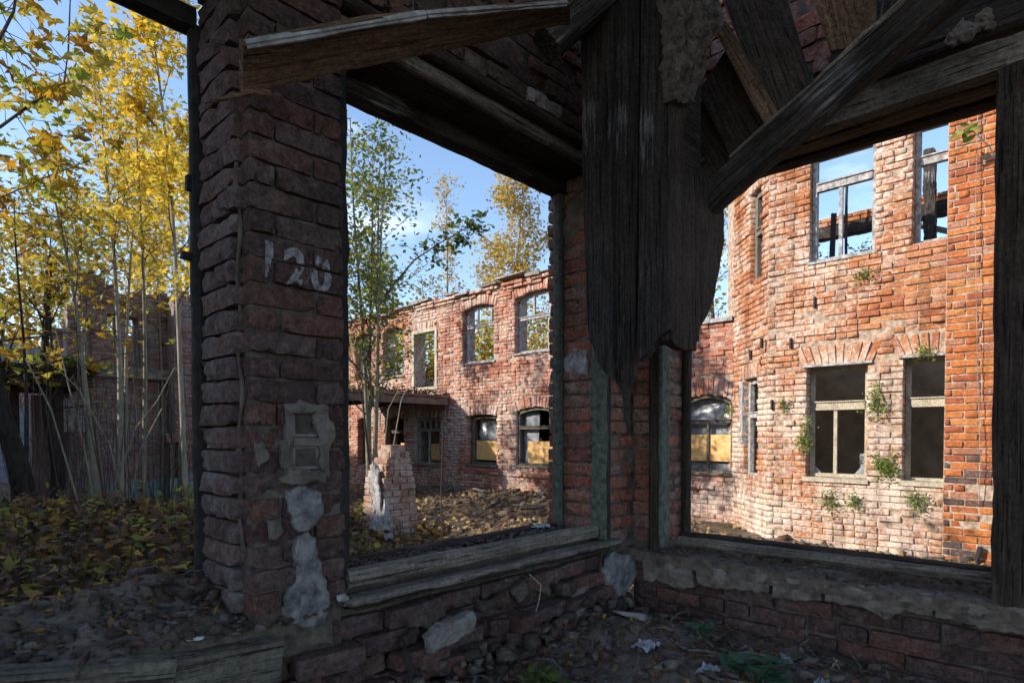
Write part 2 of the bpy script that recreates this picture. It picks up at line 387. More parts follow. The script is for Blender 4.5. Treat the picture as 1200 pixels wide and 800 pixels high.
def emit(parent, bricks, kind='fine', cap=300, vis=None):
    """bricks: list of (matrix, material). The cap largest in view become parts; the rest one mesh of kind stuff."""
    sc = []
    for i, (Mx, mat) in enumerate(bricks):
        p = Mx.translation; q = proj(p); s = -1
        if q and -12 < q[0] < 1212 and -10 < q[1] < 812 and (vis is None or vis(q)):
            s = Mx.col[0].length * Mx.col[2].length / q[2] ** 2
        sc.append((s, i))
    sc.sort(reverse=True)
    solo = [i for s, i in sc[:cap] if s > 0]; so = set(solo)
    nv = len(VAR_FINE)
    inv = WM[parent.name].inverted()
    for i in solo:
        Mx, mat = bricks[i]
        o = bpy.data.objects.new('brick', variant_mesh(kind, i * 7 % nv, mat)); COL.objects.link(o)
        o.parent = parent; o.matrix_basis = inv @ Mx
    rest = {}
    for i, (Mx, mat) in enumerate(bricks):
        if i not in so: rest.setdefault(mat.name, []).append((i, Mx))
    for mn, lst in rest.items():
        V = []; Fc = []; b = 0
        for i, Mx in lst:
            vs, fs = VAR_FINE[i * 7 % nv]
            A = np.array(Mx); V.append(vs @ A[:3, :3].T + A[:3, 3]); Fc.append(fs + b); b += len(vs)
        o = np_obj('brickwork', np.concatenate(V), np.concatenate(Fc), bpy.data.materials[mn], parent)
        o['kind'] = 'stuff'
def hole_iv(h, z):
    """interval of u blocked by an opening (and its arch ring) at height z"""
    uc = (h['u0'] + h['u1']) / 2; w2 = (h['u1'] - h['u0']) / 2; ring = h.get('ring', .24); rise = h.get('rise', 0.0)
    if z < h['z0']: return None
    if z < h['z1']: return (h['u0'], h['u1'])
    wo = w2 + ring * h.get('splay', .35)
    if ring <= 0: return None
    if z < h['z1'] + ring * .55: return (uc - wo * (.75 + .25 * (z - h['z1']) / (ring * .55)) if w2 < wo * .75 else uc - wo, uc + wo)
    top = h['z1'] + rise + ring
    if z >= top: return None
    s = math.sqrt(max(0, 1 - max(0, z - h['z1'] - ring) / max(rise, .01)))
    return (uc - wo * min(1, s), uc + wo * min(1, s)) if rise > .02 or z < h['z1'] + ring else None
def wall_bricks(O, U, Nn, u0, u1, z0, z1, holes, mat, ch=.077, bl=.252, joint=.012, depth=.1, jit=.004, miss=.01,
                top=None, bottom=None, end_depth=.2, seed=1, matf=None, tilt=.004, proud=.0, bonds=True, lift=.0):
    rr = random.Random(seed); out = []
    O = Vector(O); U = Vector(U); Nn = Vector(Nn)
    nrow = int((z1 - z0) / ch)
    for r in range(nrow):
        zc = z0 + (r + .5) * ch
        segs = [(u0, u1)]
        for h in holes:
            iv = hole_iv(h, zc)
            if iv:
                ns = []
                for a, b in segs:
                    if iv[1] <= a or iv[0] >= b: ns.append((a, b)); continue
                    if iv[0] > a + .03: ns.append((a, iv[0]))
                    if iv[1] < b - .03: ns.append((iv[1], b))
                segs = ns
        header = bonds and r % 2 == 1
        for a, b in segs:
            off = (r * 37 % 5) * .0 + (bl * .5 if r % 2 else bl * .0) + rr.uniform(-.015, .015)
            k = math.floor((a - off) / bl); cuts = [a]
            while True:
                e = off + (k + 1) * bl; k += 1
                if e >= b - .05: break
                if e > a + .05: cuts.append(e)
            cuts.append(b)
            fin = []
            for c0, c1 in zip(cuts, cuts[1:]):
                if c1 - c0 > .2 and rr.random() < (.45 if header else .12): mid = (c0 + c1) / 2; fin += [(c0, mid), (mid, c1)]
                else: fin.append((c0, c1))
            for c0, c1 in fin:
                uc = (c0 + c1) / 2
                if top and zc + ch * .5 > top(uc): continue
                if bottom and zc < bottom(uc): continue
                if rr.random() < miss and a + .1 < uc < b - .1: continue
                d = depth
                dj = rr.gauss(0, jit) + proud
                if c0 == a or c1 == b: d = end_depth
                p = O + U * uc + Vector((0, 0, zc + lift)) + Nn * (dj - d / 2)
                out.append((brick_M(p, U, rr.gauss(0, tilt), (c1 - c0 - joint * rr.uniform(.6, 1.5), d, ch - joint * rr.uniform(.7, 1.3)), rr.gauss(0, tilt * 1.6)), matf(rr, uc, zc) if matf else mat))
    for h in holes:
        ring = h.get('ring', .24)
        if ring <= 0: continue
        rise = h.get('rise', 0); uc = (h['u0'] + h['u1']) / 2; w2 = (h['u1'] - h['u0']) / 2
        n = max(3, round((2 * w2 + .12) / .08)); mt = h.get('tilt', .3)
        for i in range(n):
            s = -1 + (2 * i + 1) / n
            t = s * mt
            base = h['z1'] + rise * (1 - s * s)
            c = O + U * (uc + s * (w2 + .05) + math.sin(t) * ring / 2) + Vector((0, 0, base + math.cos(t) * ring / 2 + lift)) + Nn * (rr.gauss(0, jit) + proud - end_depth / 2 + .004)
            if rr.random() < .03: continue
            out.append((brick_M(c, U, t, ((2 * w2 + .1) / n - joint * .8, end_depth, ring * rr.uniform(.94, 1.0) - .012)), matf(rr, uc, base) if matf else mat))
    return out
def wall_core(O, U, Nn, u0, u1, z0, z1, thick, holes, front=.014, top=None, step=.4, zstep=None, grow=.012):
    """mortar body behind the bricks: a slab with its openings cut out"""
    O = Vector(O); U = Vector(U); Nn = Vector(Nn)
    us = {u0, u1}; zs = {z0, z1}
    if top:
        k = u0
        while k < u1: us.add(k); k += step
        k = z0
        while k < z1: zs.add(k); k += (zstep or .15)
    H = []
    for h in holes:
        zt = h['z1'] + h.get('rise', 0)
        a, b, c, d = h['u0'] - grow, h['u1'] + grow, h['z0'] - grow, zt + grow
        H.append((a, b, c, d)); us |= {max(u0, min(u1, a)), max(u0, min(u1, b))}; zs |= {max(z0, min(z1, c)), max(z0, min(z1, d))}
    us = sorted(us); zs = sorted(zs)
    def solid(i, j):
        if i < 0 or j < 0 or i >= len(us) - 1 or j >= len(zs) - 1: return False
        um, zm = (us[i] + us[i + 1]) / 2, (zs[j] + zs[j + 1]) / 2
        if top and zs[j + 1] > top(um) - .06 and j > 0: return False
        return not any(a < um < b and c < zm < d for a, b, c, d in H)
    V = []; Fc = []; idx = {}
    def vid(i, j, k):
        if (i, j, k) not in idx:
            idx[(i, j, k)] = len(V); V.append(tuple(O + U * us[i] + Vector((0, 0, zs[j])) + Nn * (-front if k else -thick)))
        return idx[(i, j, k)]
    for i in range(len(us) - 1):
        for j in range(len(zs) - 1):
            if not solid(i, j): continue
            Fc.append((vid(i, j, 1), vid(i + 1, j, 1), vid(i + 1, j + 1, 1), vid(i, j + 1, 1)))
            Fc.append((vid(i, j, 0), vid(i, j + 1, 0), vid(i + 1, j + 1, 0), vid(i + 1, j, 0)))
            if not solid(i - 1, j): Fc.append((vid(i, j, 0), vid(i, j, 1), vid(i, j + 1, 1), vid(i, j + 1, 0)))
            if not solid(i + 1, j): Fc.append((vid(i + 1, j, 0), vid(i + 1, j + 1, 0), vid(i + 1, j + 1, 1), vid(i + 1, j, 1)))
            if not solid(i, j - 1): Fc.append((vid(i, j, 0), vid(i + 1, j, 0), vid(i + 1, j, 1), vid(i, j, 1)))
            if not solid(i, j + 1): Fc.append((vid(i, j + 1, 0), vid(i, j + 1, 1), vid(i + 1, j + 1, 1), vid(i + 1, j + 1, 0)))
    return V, Fc
def lbox(mb, O, U, Nn, u0, u1, z0, z1, d0, d1):
    """box in wall coordinates: d measured along the outward normal"""
    O = Vector(O); U = Vector(U); Nn = Vector(Nn)
    vs = [O + U * u + Vector((0, 0, z)) + Nn * d for u in (u0, u1) for d in (d0, d1) for z in (z0, z1)]
    mb.add(vs, [(0, 1, 3, 2), (4, 6, 7, 5), (0, 4, 5, 1), (2, 3, 7, 6), (0, 2, 6, 4), (1, 5, 7, 3)])

# ------------------------------------------------------------------ boards with worn outlines
def grid_slab(name, P, ni, nj, nrm, thick, mat, parent=None, rough=.003, M0=None, grain=0.0, seed=0.0, smooth=False):
    """P(i/ni, j/nj) gives a front point; a closed slab of the given thickness is built behind it"""
    nrm = Vector(nrm).normalized(); V = []
    for k in (0, 1):
        for j in range(nj + 1):
            for i in range(ni + 1):
                p = Vector(P(i / ni, j / nj))
                e = rough * nz(p, 14, seed + k * 9) + rough * .6 * nz(p, 45, seed)
                p = p + nrm * (e - k * thick)
                V.append(p)
    w = ni + 1; b = w * (nj + 1); Fc = []
    for j in range(nj):
        for i in range(ni):
            a = j * w + i
            Fc.append((a, a + 1, a + w + 1, a + w)); Fc.append((b + a, b + a + w, b + a + w + 1, b + a + 1))
    for j in range(nj):
        for i in (0, ni):
            a = j * w + i; q = (a, a + w, b + a + w, b + a); Fc.append(q if i == 0 else q[::-1])
    for i in range(ni):
        for j in (0, nj):
            a = j * w + i; q = (a, b + a, b + a + 1, a + 1); Fc.append(q if j == 0 else q[::-1])
    if M0 is None: return mesh_obj(name, V, Fc, mat, parent, smooth=smooth)
    inv = M0.inverted()
    return mesh_obj(name, [inv @ v for v in V], Fc, mat, parent, M=M0, smooth=smooth)
def axis_frame(p0, p1, up):
    x = (Vector(p1) - Vector(p0)).normalized(); z = Vector(up) - x * x.dot(Vector(up)); z.normalize(); y = z.cross(x)
    Mx = Matrix((x, y, z)).transposed().to_4x4(); Mx.translation = Vector(p0); return Mx
def beam(name, p0, p1, w, h, mat, parent=None, up=(0, 0, 1), seg=None, rough=.004, ragged=(0, 0), seed=0.0, edge=.006):
    """timber from p0 to p1: local X runs along it, w across (local Y), h in the up direction; ends may be broken"""
    M0 = axis_frame(p0, p1, up); L = (Vector(p1) - Vector(p0)).length
    n = seg or max(4, int(L / .05)); V = []; Fc = []
    ring = []
    for a, b in ((-1, -1), (-.33, -1), (.33, -1), (1, -1), (1, -.33), (1, .33), (1, 1), (.33, 1), (-.33, 1), (-1, 1), (-1, .33), (-1, -.33)):
        c = 1 - edge / max(w, h) * 2 if abs(a) == 1 and abs(b) == 1 else 1
        ring.append((a * w / 2 * c, b * h / 2 * c))
    k = len(ring)
    for i in range(n + 1):
        t = i / n
        for q, (y, z) in enumerate(ring):
            x = t * L
            if t < .12 and ragged[0]: x += ragged[0] * (1 - t / .12) * (.5 + .5 * nz((y * 30, z * 30, 1), 1, seed)) 
            if t > .88 and ragged[1]: x -= ragged[1] * ((t - .88) / .12) * (.5 + .5 * nz((y * 30, z * 30, 5), 1, seed))
            dv = rough * nz((x * .5, y * 3, z * 3), 9, seed) + rough * .7 * nz((x, y, z), 38, seed + 3)
            f = 1 + dv / (min(w, h) / 2)
            V.append((x, y * f, z * f))
    for i in range(n):
        for q in range(k):
            a = i * k + q; b = i * k + (q + 1) % k
            Fc.append((a, a + k, b + k, b))
    Fc.append(tuple(range(k))); Fc.append(tuple(n * k + q for q in range(k))[::-1])
    return mesh_obj(name, V, Fc, mat, parent, M=M0)
def outline_slab(name, poly, nrm, thick, mat, parent=None, rough=.004, seed=0.0, sub=3, jag=.34):
    """irregular plate from an outline of real points (plaster scale, stone slab)"""
    nrm = Vector(nrm).normalized(); pts = [Vector(p) for p in poly]
    for _ in range(sub):
        q = []
        for i, p in enumerate(pts):
            r = pts[(i + 1) % len(pts)]; mid = (p + r) / 2; d = (r - p).length
            mid += Vector((nz(mid, 40, seed), nz(mid, 40, seed + 4), nz(mid, 40, seed + 8))) * d * jag
            q += [p, mid]
        pts = q
    c = sum(pts, Vector()) / len(pts); n = len(pts); V = []; Fc = []
    k = max(2, n // 12); soft = [sum((pts[(i + q) % n] for q in range(-k, k + 1)), Vector()) / (2 * k + 1) for i in range(n)]
    rings = ((1.0, -thick), (1.0, -.3 * thick), (.965, -.05 * thick), (.86, .02 * thick), (.72, .0), (.56, .02 * thick), (.4, .0), (.22, .0))
    for s, d in rings:
        for p, sf in zip(pts, soft):
            w = min(1, max(0, (1 - s) / .12)); x = c + (p * (1 - w) + sf * w - c) * s
            V.append(x + nrm * (d + rough * 1.6 * nz(x, 18, seed) + rough * .9 * nz(x, 60, seed)))
    V.append(c + nrm * .12 * thick)
    for k in range(len(rings) - 1):
        for i in range(n):
            a = k * n + i; b = k * n + (i + 1) % n; Fc.append((a, b, b + n, a + n))
    k = (len(rings) - 1) * n
    for i in range(n): Fc.append((k + i, k + (i + 1) % n, len(V) - 1))
    Fc.append(tuple(range(n))[::-1])
    return mesh_obj(name, V, Fc, mat, parent)
def stone_mesh(seed, r=1.0, sub=2, sq=.55):
    """angular shard: hull of a few random points, faces roughened when it is large in view"""
    rr = random.Random(seed * 31 + 5); bm = bmesh.new()
    for _ in range(9 + 3 * sub):
        v = Vector((rr.uniform(-1, 1), rr.uniform(-1, 1), rr.uniform(-1, 1)))
        if seed % 2: v = Vector((math.copysign(abs(v.x) ** .3, v.x), math.copysign(abs(v.y) ** .4, v.y) * .6, math.copysign(abs(v.z) ** .4, v.z) * .75))   # brick-like shard
        bm.verts.new(v)
    res = bmesh.ops.convex_hull(bm, input=list(bm.verts))
    bmesh.ops.delete(bm, geom=[g for g in res['geom_interior'] if isinstance(g, bmesh.types.BMVert)], context='VERTS')
    bmesh.ops.triangulate(bm, faces=list(bm.faces))
    if sub > 1:
        bmesh.ops.subdivide_edges(bm, edges=list(bm.edges), cuts=3, use_grid_fill=True); bmesh.ops.triangulate(bm, faces=list(bm.faces))
        for v in bm.verts: v.co += Vector((nz(v.co, 3, seed), nz(v.co, 3, seed + 5), nz(v.co, 3, seed + 9))) * .10 + Vector((rr.uniform(-1, 1), rr.uniform(-1, 1), rr.uniform(-1, 1))) * .03
    bm.verts.index_update(); bm.verts.ensure_lookup_table()
    V = np.array([v.co[:] for v in bm.verts]) * r; Fc = np.array([[v.index for v in f.verts] for f in bm.faces]); bm.free()
    return V, Fc
STONES = [stone_mesh(i, 1, 1) for i in range(12)]
def scatter_stones(name, spots, mat, label=None, parent=None):
    """spots: list of (x, y, z, size, flat)"""
    V = []; Fc = []; b = 0
    for i, (x, y, z, s, fl) in enumerate(spots):
        vs, fs = STONES[i % 12]
        a = RND.uniform(0, 6.28); ca, sa = math.cos(a), math.sin(a)
        q = vs * np.array([s * RND.uniform(.7, 1.3), s * RND.uniform(.7, 1.3), s * fl])
        q = q @ np.array([[ca, -sa, 0], [sa, ca, 0], [0, 0, 1]]).T + np.array([x, y, z])
        V.append(q); Fc.append(fs + b); b += len(vs)
    o = np_obj(name, np.concatenate(V), np.concatenate(Fc), mat, parent); o['kind'] = 'stuff'
    return o
def lone_stone(name, p, size, mat, label, cat, seed, group=None):
    vs, fs = stone_mesh(seed, 1, 2)
    vs = vs * np.array(size); a = seed * 1.7; ca, sa = math.cos(a), math.sin(a)
    vs = vs @ np.array([[ca, -sa, 0], [sa, ca, 0], [0, 0, 1]]).T + np.array(p[:])
    return tag(np_obj(name, vs, fs, mat), label, cat, group)

# ------------------------------------------------------------------ leaves and trees
MAPLE = []
for a, r in ((-90, .12), (-52, .42), (-38, .30), (-12, .62), (10, .5), (28, .30), (48, .55), (66, .36), (90, .80)):
    MAPLE.append((math.cos(rad(a)) * r, math.sin(rad(a)) * r))
MAPLE = MAPLE + [(-x, y) for x, y in MAPLE[1:-1]][::-1]
def leaf_template(kind):
    if kind == 'maple':
        V = [(0, 0, .06)] + [(x, y, -.10 * abs(x) - .05 * y * y) for x, y in MAPLE]; n = len(MAPLE)
        Fc = [(0, 1 + i, 1 + (i + 1) % n) for i in range(n)]
    elif kind == 'heart':
        o = [(0, -.30), (.12, -.44), (.30, -.44), (.44, -.28), (.47, -.05), (.40, .18), (.27, .38), (.12, .52), (0, .60)]; o = o + [(-x, y) for x, y in o[1:-1]][::-1]; n = len(o)
        V = [(0, 0, -.05)] + [(x * .5, y * .5, .02 * math.sin(9 * y) - .03 * abs(x)) for x, y in o] + [(x, y, .07 * math.sin(7 * x + 5 * y) - .16 * x * x) for x, y in o]
        Fc = [(0, 1 + i, 1 + (i + 1) % n) for i in range(n)]
        for i in range(n): a, b = 1 + i, 1 + (i + 1) % n; Fc += [(a, a + n, b + n), (a, b + n, b)]
    elif kind == 'oval':
        V = [(0, -.5, 0), (.26, -.12, -.06), (.22, .2, -.05), (0, .55, 0), (-.22, .2, -.05), (-.26, -.12, -.06), (0, 0, .05)]
        Fc = [(6, i, (i + 1) % 6) for i in range(6)]
    else:
        V = [(0, -.5, 0), (.34, 0, -.08), (0, .55, 0), (-.34, 0, -.08)]; Fc = [(0, 1, 2), (0, 2, 3)]
    return np.array(V, dtype=float), np.array(Fc)
def rand_rot(n, flat=0.0):
    """random rotations; flat > 0 keeps leaf faces near the horizontal"""
    ax = NP.uniform(0, 2 * np.pi, n); tilt = NP.normal(0, 1.15 * (1 - flat) + .25 * flat, n); sp = NP.uniform(0, 2 * np.pi, n)
    cz, sz = np.cos(sp), np.sin(sp); Z = np.zeros((n, 3, 3)); Z[:, 0, 0] = cz; Z[:, 0, 1] = -sz; Z[:, 1, 0] = sz; Z[:, 1, 1] = cz; Z[:, 2, 2] = 1
    ct, st = np.cos(tilt), np.sin(tilt); X = np.zeros((n, 3, 3)); X[:, 0, 0] = 1; X[:, 1, 1] = ct; X[:, 1, 2] = -st; X[:, 2, 1] = st; X[:, 2, 2] = ct
    ca, sa = np.cos(ax), np.sin(ax); A = np.zeros((n, 3, 3)); A[:, 0, 0] = ca; A[:, 0, 1] = -sa; A[:, 1, 0] = sa; A[:, 1, 1] = ca; A[:, 2, 2] = 1
    return A @ X @ Z
def leaves(name, P, size, kind, mat, parent=None, flat=0.0, var=.35):
    P = np.asarray(P, dtype=float); n = len(P); T, Fc = leaf_template(kind)
    s = size * NP.uniform(1 - var, 1 + var, n)
    V = np.einsum('nij,kj->nki', rand_rot(n, flat), T) * s[:, None, None] + P[:, None, :]
    Fa = Fc[None, :, :] + (np.arange(n) * len(T))[:, None, None]
    o = np_obj(name, V.reshape(-1, 3), Fa.reshape(-1, Fc.shape[1]), mat, parent); o['kind'] = 'stuff'
    return o
def grow_tree(name, label, base, H, r0, mat_bark, mat_leaf, leaf, kind, nleaf, lean=(0, 0), stems=1, f0=.3, spread=1.2, nbr=14, group=None, curve=.1, cat='tree', thin=.6, flat=.2, rise=.8, splay=.25, seed=0, top_f=1.0):
    rr = random.Random(seed); t = thing(name, label, cat, tuple(base), group)
    twigs = MB(); pts_out = []
    for s in range(stems):
        az = rr.uniform(0, 6.28) if stems > 1 else 0; k = splay if stems > 1 else 0
        b = Vector(base) + Vector((math.cos(az), math.sin(az), 0)) * (.07 * k * 4 if stems > 1 else 0) - Vector((0, 0, .15))
        h = H * (rr.uniform(.75, 1) if s else 1); n = 12; c1, c2 = rr.uniform(0, 6), rr.uniform(0, 6)
        tr = []; rs = []
        for i in range(n + 1):
            f = i / n
            p = b + Vector((lean[0] * f ** 1.2 + math.cos(az) * k * h * f * .35 + curve * math.sin(f * 4 + c1) * f, lean[1] * f ** 1.2 + math.sin(az) * k * h * f * .35 + curve * math.cos(f * 3.4 + c2) * f, h * f))
            tr.append(p); rs.append(r0 * (1 - .9 * f) * (1.25 if i == 0 else 1) + .004)
        mb = MB(); mb.tube(tr, rs, 8); mb.build('trunk', mat_bark, t, smooth=True)
        for q in range(nbr):
            f = f0 + (top_f - f0) * (q + rr.random()) / nbr * .98
            i = min(n - 1, int(f * n)); p = tr[i].lerp(tr[i + 1], f * n - i)
            a = rr.uniform(0, 6.28); L = spread * (1.05 - .7 * (f - f0) / max(.1, 1 - f0)) * rr.uniform(.6, 1.15); el = rise * rr.uniform(.6, 1.4)
            d = Vector((math.cos(a) * math.cos(el), math.sin(a) * math.cos(el), math.sin(el)))
            bp = [p]; 
            for w in range(4):
                d = (d + Vector((rr.gauss(0, .16), rr.gauss(0, .16), rr.gauss(0, .1) + .03))).normalized(); bp.append(bp[-1] + d * L / 4)
            rb = max(.006, rs[i] * .42); twigs.tube(bp, [rb, rb * .75, rb * .55, rb * .35, .003], 5, cap=False)
            for w in range(7):
                fo = rr.uniform(.3, 1); j = min(3, int(fo * 4)); sp = bp[j].lerp(bp[j + 1], fo * 4 - j)
                a2 = rr.uniform(0, 6.28); dd = (d * .6 + Vector((math.cos(a2), math.sin(a2), rr.uniform(-.2, .7))) * .8).normalized(); l2 = L * rr.uniform(.2, .45)
                e = sp + dd * l2; twigs.tube([sp, sp.lerp(e, .5) + Vector((0, 0, rr.gauss(0, .02))), e], [rb * .4, rb * .28, .0025], 4, cap=False)
                for _ in range(3): pts_out.append(sp.lerp(e, rr.uniform(.35, 1.05)))
            for _ in range(4): pts_out.append(bp[-1] + Vector((rr.gauss(0, .05), rr.gauss(0, .05), rr.gauss(0, .05))))
    if nbr: twigs.build('branch', M['twig'] if r0 < .12 else mat_bark, t)
    t.children[-1]['kind'] = 'stuff'
    if nleaf:
        P = np.array([p[:] for p in pts_out]); idx = NP.integers(0, len(P), nleaf)
        keep = NP.random(len(P)) < .8; ok = np.where(keep)[0]; idx = ok[NP.integers(0, len(ok), nleaf)]
        leaves('foliage', P[idx] + NP.normal(0, leaf * thin, (nleaf, 3)), leaf, kind, mat_leaf, t, flat)
    return t
# ------------------------------------------------------------------ ground of the courtyard
def gz(x, y):
    z = .55 * math.exp(-((x - .6) ** 2 + (y - 8.2) ** 2) / 9) + .27 * math.exp(-((x - 9.0) ** 2 / 1.2 + (y - 8.4) ** 2 / 3.2))
    z += .18 * math.exp(-((x - 8.6) ** 2 / 3 + (y - 12.0) ** 2 / 4)) + .22 * math.exp(-((x - 3.6) ** 2 + (y - 7.0) ** 2) / 2.0)
    d = math.hypot(x - 5, y - 6)
    if d < 40: z += (.07 * nz((x, y, 0), .8) + .045 * nz((x, y, 0), 2.6, 3)) * (1 - d / 40)
    return z
def axis(lo, hi, step, far):
    a = list(np.arange(lo, hi + .001, step)); s = step
    l, h = lo, hi; out = a
    while h < far: s *= 1.45; h += s; l -= s; out = [l] + out + [h]
    return out
gx = axis(-4, 15, .16, 600); gy = axis(-3, 17, .16, 600)
V = [(x, y, gz(x, y)) for y in gy for x in gx]; w = len(gx)
Fc = [(j * w + i, j * w + i + 1, (j + 1) * w + i + 1, (j + 1) * w + i) for j in range(len(gy) - 1) for i in range(w - 1)]
m, nt, bs, out = nodes_of('ground')
c = ramp(nt, pnoise(nt, 1.7, 6, .65), [(.35, (.06, .045, .03)), (.52, (.13, .095, .065)), (.68, (.19, .15, .115))]).outputs[0]
c = mixc(nt, ramp(nt, pnoise(nt, 24, 5, .75), [(.5, 0), (.62, .8)]).outputs[0], c, (.2, .12, .05))
nt.links.new(c, bs.inputs['Base Color']); bs.inputs['Roughness'].default_value = .95
bump(nt, bs, pnoise(nt, 30, 6, .75), 1.0, .04); M['ground'] = m
g = mesh_obj('ground', V, Fc, M['ground'], smooth=True, recentre=False); g['kind'] = 'structure'

# ------------------------------------------------------------------ windows of the far buildings
def window(parent, W, u0, u1, z0, z1, d, mat, bar=.055, mull=(), trans=(), rise=0.0, board=None, film=None, name='window', tbar=None, dep=.06):
    """frame in an opening: d is the depth behind the face; mull/trans are positions; rise makes an arched head"""
    O, U, Nn = W
    f = MB(); d0, d1 = -d - dep, -d
    lbox(f, O, U, Nn, u0, u0 + bar, z0, z1, d0, d1); lbox(f, O, U, Nn, u1 - bar, u1, z0, z1, d0, d1)
    lbox(f, O, U, Nn, u0 + bar, u1 - bar, z0, z0 + bar * .9, d0, d1)
    if rise > 0:
        n = 10; uc = (u0 + u1) / 2; w2 = (u1 - u0) / 2
        for i in range(n):
            a, b = u0 + (u1 - u0) * i / n, u0 + (u1 - u0) * (i + 1) / n
            za = z1 + rise * (1 - ((a - uc) / w2) ** 2); zb = z1 + rise * (1 - ((b - uc) / w2) ** 2)
            OO = Vector(O); vs = []
            for u, z in ((a, za), (b, zb)):
                for dd in (d0, d1):
                    for q in (-bar, 0): vs.append(OO + Vector(U) * u + Vector((0, 0, z + q)) + Vector(Nn) * dd)
            f.add(vs, [(0, 1, 3, 2), (4, 6, 7, 5), (0, 4, 5, 1), (2, 3, 7, 6), (0, 2, 6, 4), (1, 5, 7, 3)])
    else:
        lbox(f, O, U, Nn, u0 + bar, u1 - bar, z1 - bar, z1, d0, d1)
    win = f.build(name, mat, parent)
    zt = z1 + (rise * .8 if rise else -bar)
    for tz in trans:
        t = MB(); tb = tbar or bar; lbox(t, O, U, Nn, u0 + bar, u1 - bar, tz - tb * .5, tz + tb * .5, d0 - .004, d1 + .014); lbox(t, O, U, Nn, u0 + bar, u1 - bar, tz + tb * .5 + .001, tz + tb * .5 + .018, d0, d1 + .034); t.build('transom', mat, win)
    for mu in mull:
        u, a, b = mu if isinstance(mu, tuple) else (mu, z0 + bar, zt)
        t = MB(); lbox(t, O, U, Nn, u - bar * .42, u + bar * .42, a, b, d0 + .006, d1 - .004); t.build('mullion', mat, win)
    if board:
        for a, b, c0, c1 in board:
            t = MB(); lbox(t, O, U, Nn, a, b, c0, c1, d0 + .006, d0 + .02); t.build('board', M['osb'], win)
    if film:
        for a, b, c0, c1 in film:
            OO = Vector(O); sd = RND.uniform(0, 50)
            P = lambda s, q: OO + Vector(U) * (a + (b - a) * s) + Vector((0, 0, c0 + (c1 - c0) * q)) + Vector(Nn) * (d0 - .07 + .035 * nz((s * 3, q * 3, 0), 1, sd) + .012 * nz((s * 9, q * 9, 2), 1, sd))
            grid_slab('plastic_film', P, 14, 12, Nn, .003, M['film'], win, rough=0, smooth=True)
    return win
ZR = lambda z: z + EZ
def opening(X, p0, p1, ptop, pbot, spring=None, ring=.24, tilt=.3, splay=.35):
    """opening in a wall on the plane x = X, from its sight lines"""
    pc = (p0 + p1) / 2
    h = dict(u0=onX(p1, 500, X).y, u1=onX(p0, 500, X).y, z0=onX(pc, pbot, X).z, ring=ring, tilt=tilt, splay=splay)
    zt = onX(pc, ptop, X).z
    if spring is None: h['z1'] = zt; h['rise'] = 0.0
    else: h['z1'] = onX(p0, spring, X).z if spring > 0 else zt + spring; h['rise'] = zt - h['z1']
    return h

# ------------------------------------------------------------------ main ruin across the courtyard: facade on x = 9.33
XF = 9.33
WF = ((XF, 0, 0), (0, 1, 0), (-1, 0, 0))
main = thing('ruined_building', 'long roofless two storey red brick ruin with arched windows beyond the courtyard', 'building', (XF, 9, 0))
HW1 = opening(XF, 603, 653, 340, 411, -.13); HW2 = opening(XF, 542, 579, 357, 424, -.13); HW3 = opening(XF, 449, 473, 384, 441, -.15)
HW4 = opening(XF, 417, 435, 391, 446, -.15); HD = opening(XF, 484, 512, 387, 457, None, .22)
HL1 = opening(XF, 605, 651, 477, 546, -.10); HL2 = opening(XF, 546, 582, 486, 544, -.05); HL3 = opening(XF, 486, 515, 490, 544, None, .2)
HL4 = opening(XF, 451, 473, 487, 545, -.16); HL5 = opening(XF, 419, 431, 490, 545, -.12); HL6 = opening(XF, 799, 858, 463, 553, -.15, .3)
# the stretch hidden behind the corner pillar: one more axis of openings, in the same rhythm
HX1 = dict(u0=6.0, u1=7.05, z0=HL1['z0'], z1=HL1['z1'], rise=HL1['rise'], ring=.24)
HOLES_F = [HW1, HW2, HW3, HW4, HD, HL1, HL2, HL3, HL4, HL5, HL6, HX1]
TOPZ = onX(655, 314, XF).z; LOWZ = onX(830, 378, XF).z
def top_main(u):
    f = 1 / (1 + math.exp((6.1 - u) / .12))
    return LOWZ + (TOPZ - LOWZ) * f + .14 * nz((u * 1.3, 0, 0), 1, 4) * f + .12 * nz((u * 4.1, 3, 0), 1, 2)
u_a, u_b = 4.0, 19.0
V, Fc = wall_core(*WF, u_a, u_b, -.2, TOPZ + .25, .42, HOLES_F, top=top_main, step=.25, front=.014)
mesh_obj('wall_core', V, Fc, M['mortar_far'], main)
bk = wall_bricks(*WF, u_a, u_b, .0, TOPZ + .3, HOLES_F, M['brick_far'], ch=.0765, bl=.26, jit=.009, miss=.03, top=top_main, seed=21, tilt=.012, joint=.010)
# plinth: a course standing proud
bk += wall_bricks(*WF, 4.3, 9.6, .55, .66, [], M['brick_far'], ch=.0765, proud=.05, depth=.12, jit=.008, seed=22, miss=.05)
# cornice of projecting courses under the broken wall head
for r, pr in ((0, .05), (1, .085)):
    for a, b in ((6.7, 9.2), (9.35, 12.4), (12.5, 15.4), (15.5, 18.8)):
        bk += wall_bricks(*WF, a, b, TOPZ - .19 + r * .0765 + .03 * nz((a, 0, 0), 1, 7), TOPZ - .11 + r * .0765 + .03 * nz((a, 0, 0), 1, 7), [], M['brick_far'], ch=.0765, proud=pr, depth=.14, jit=.012, seed=30 + r, miss=.12, tilt=.01)
emit(main, bk, 'fine', 300, vis=lambda q: (408 < q[0] < 662 or 798 < q[0] < 860) and 300 < q[1] < 610)
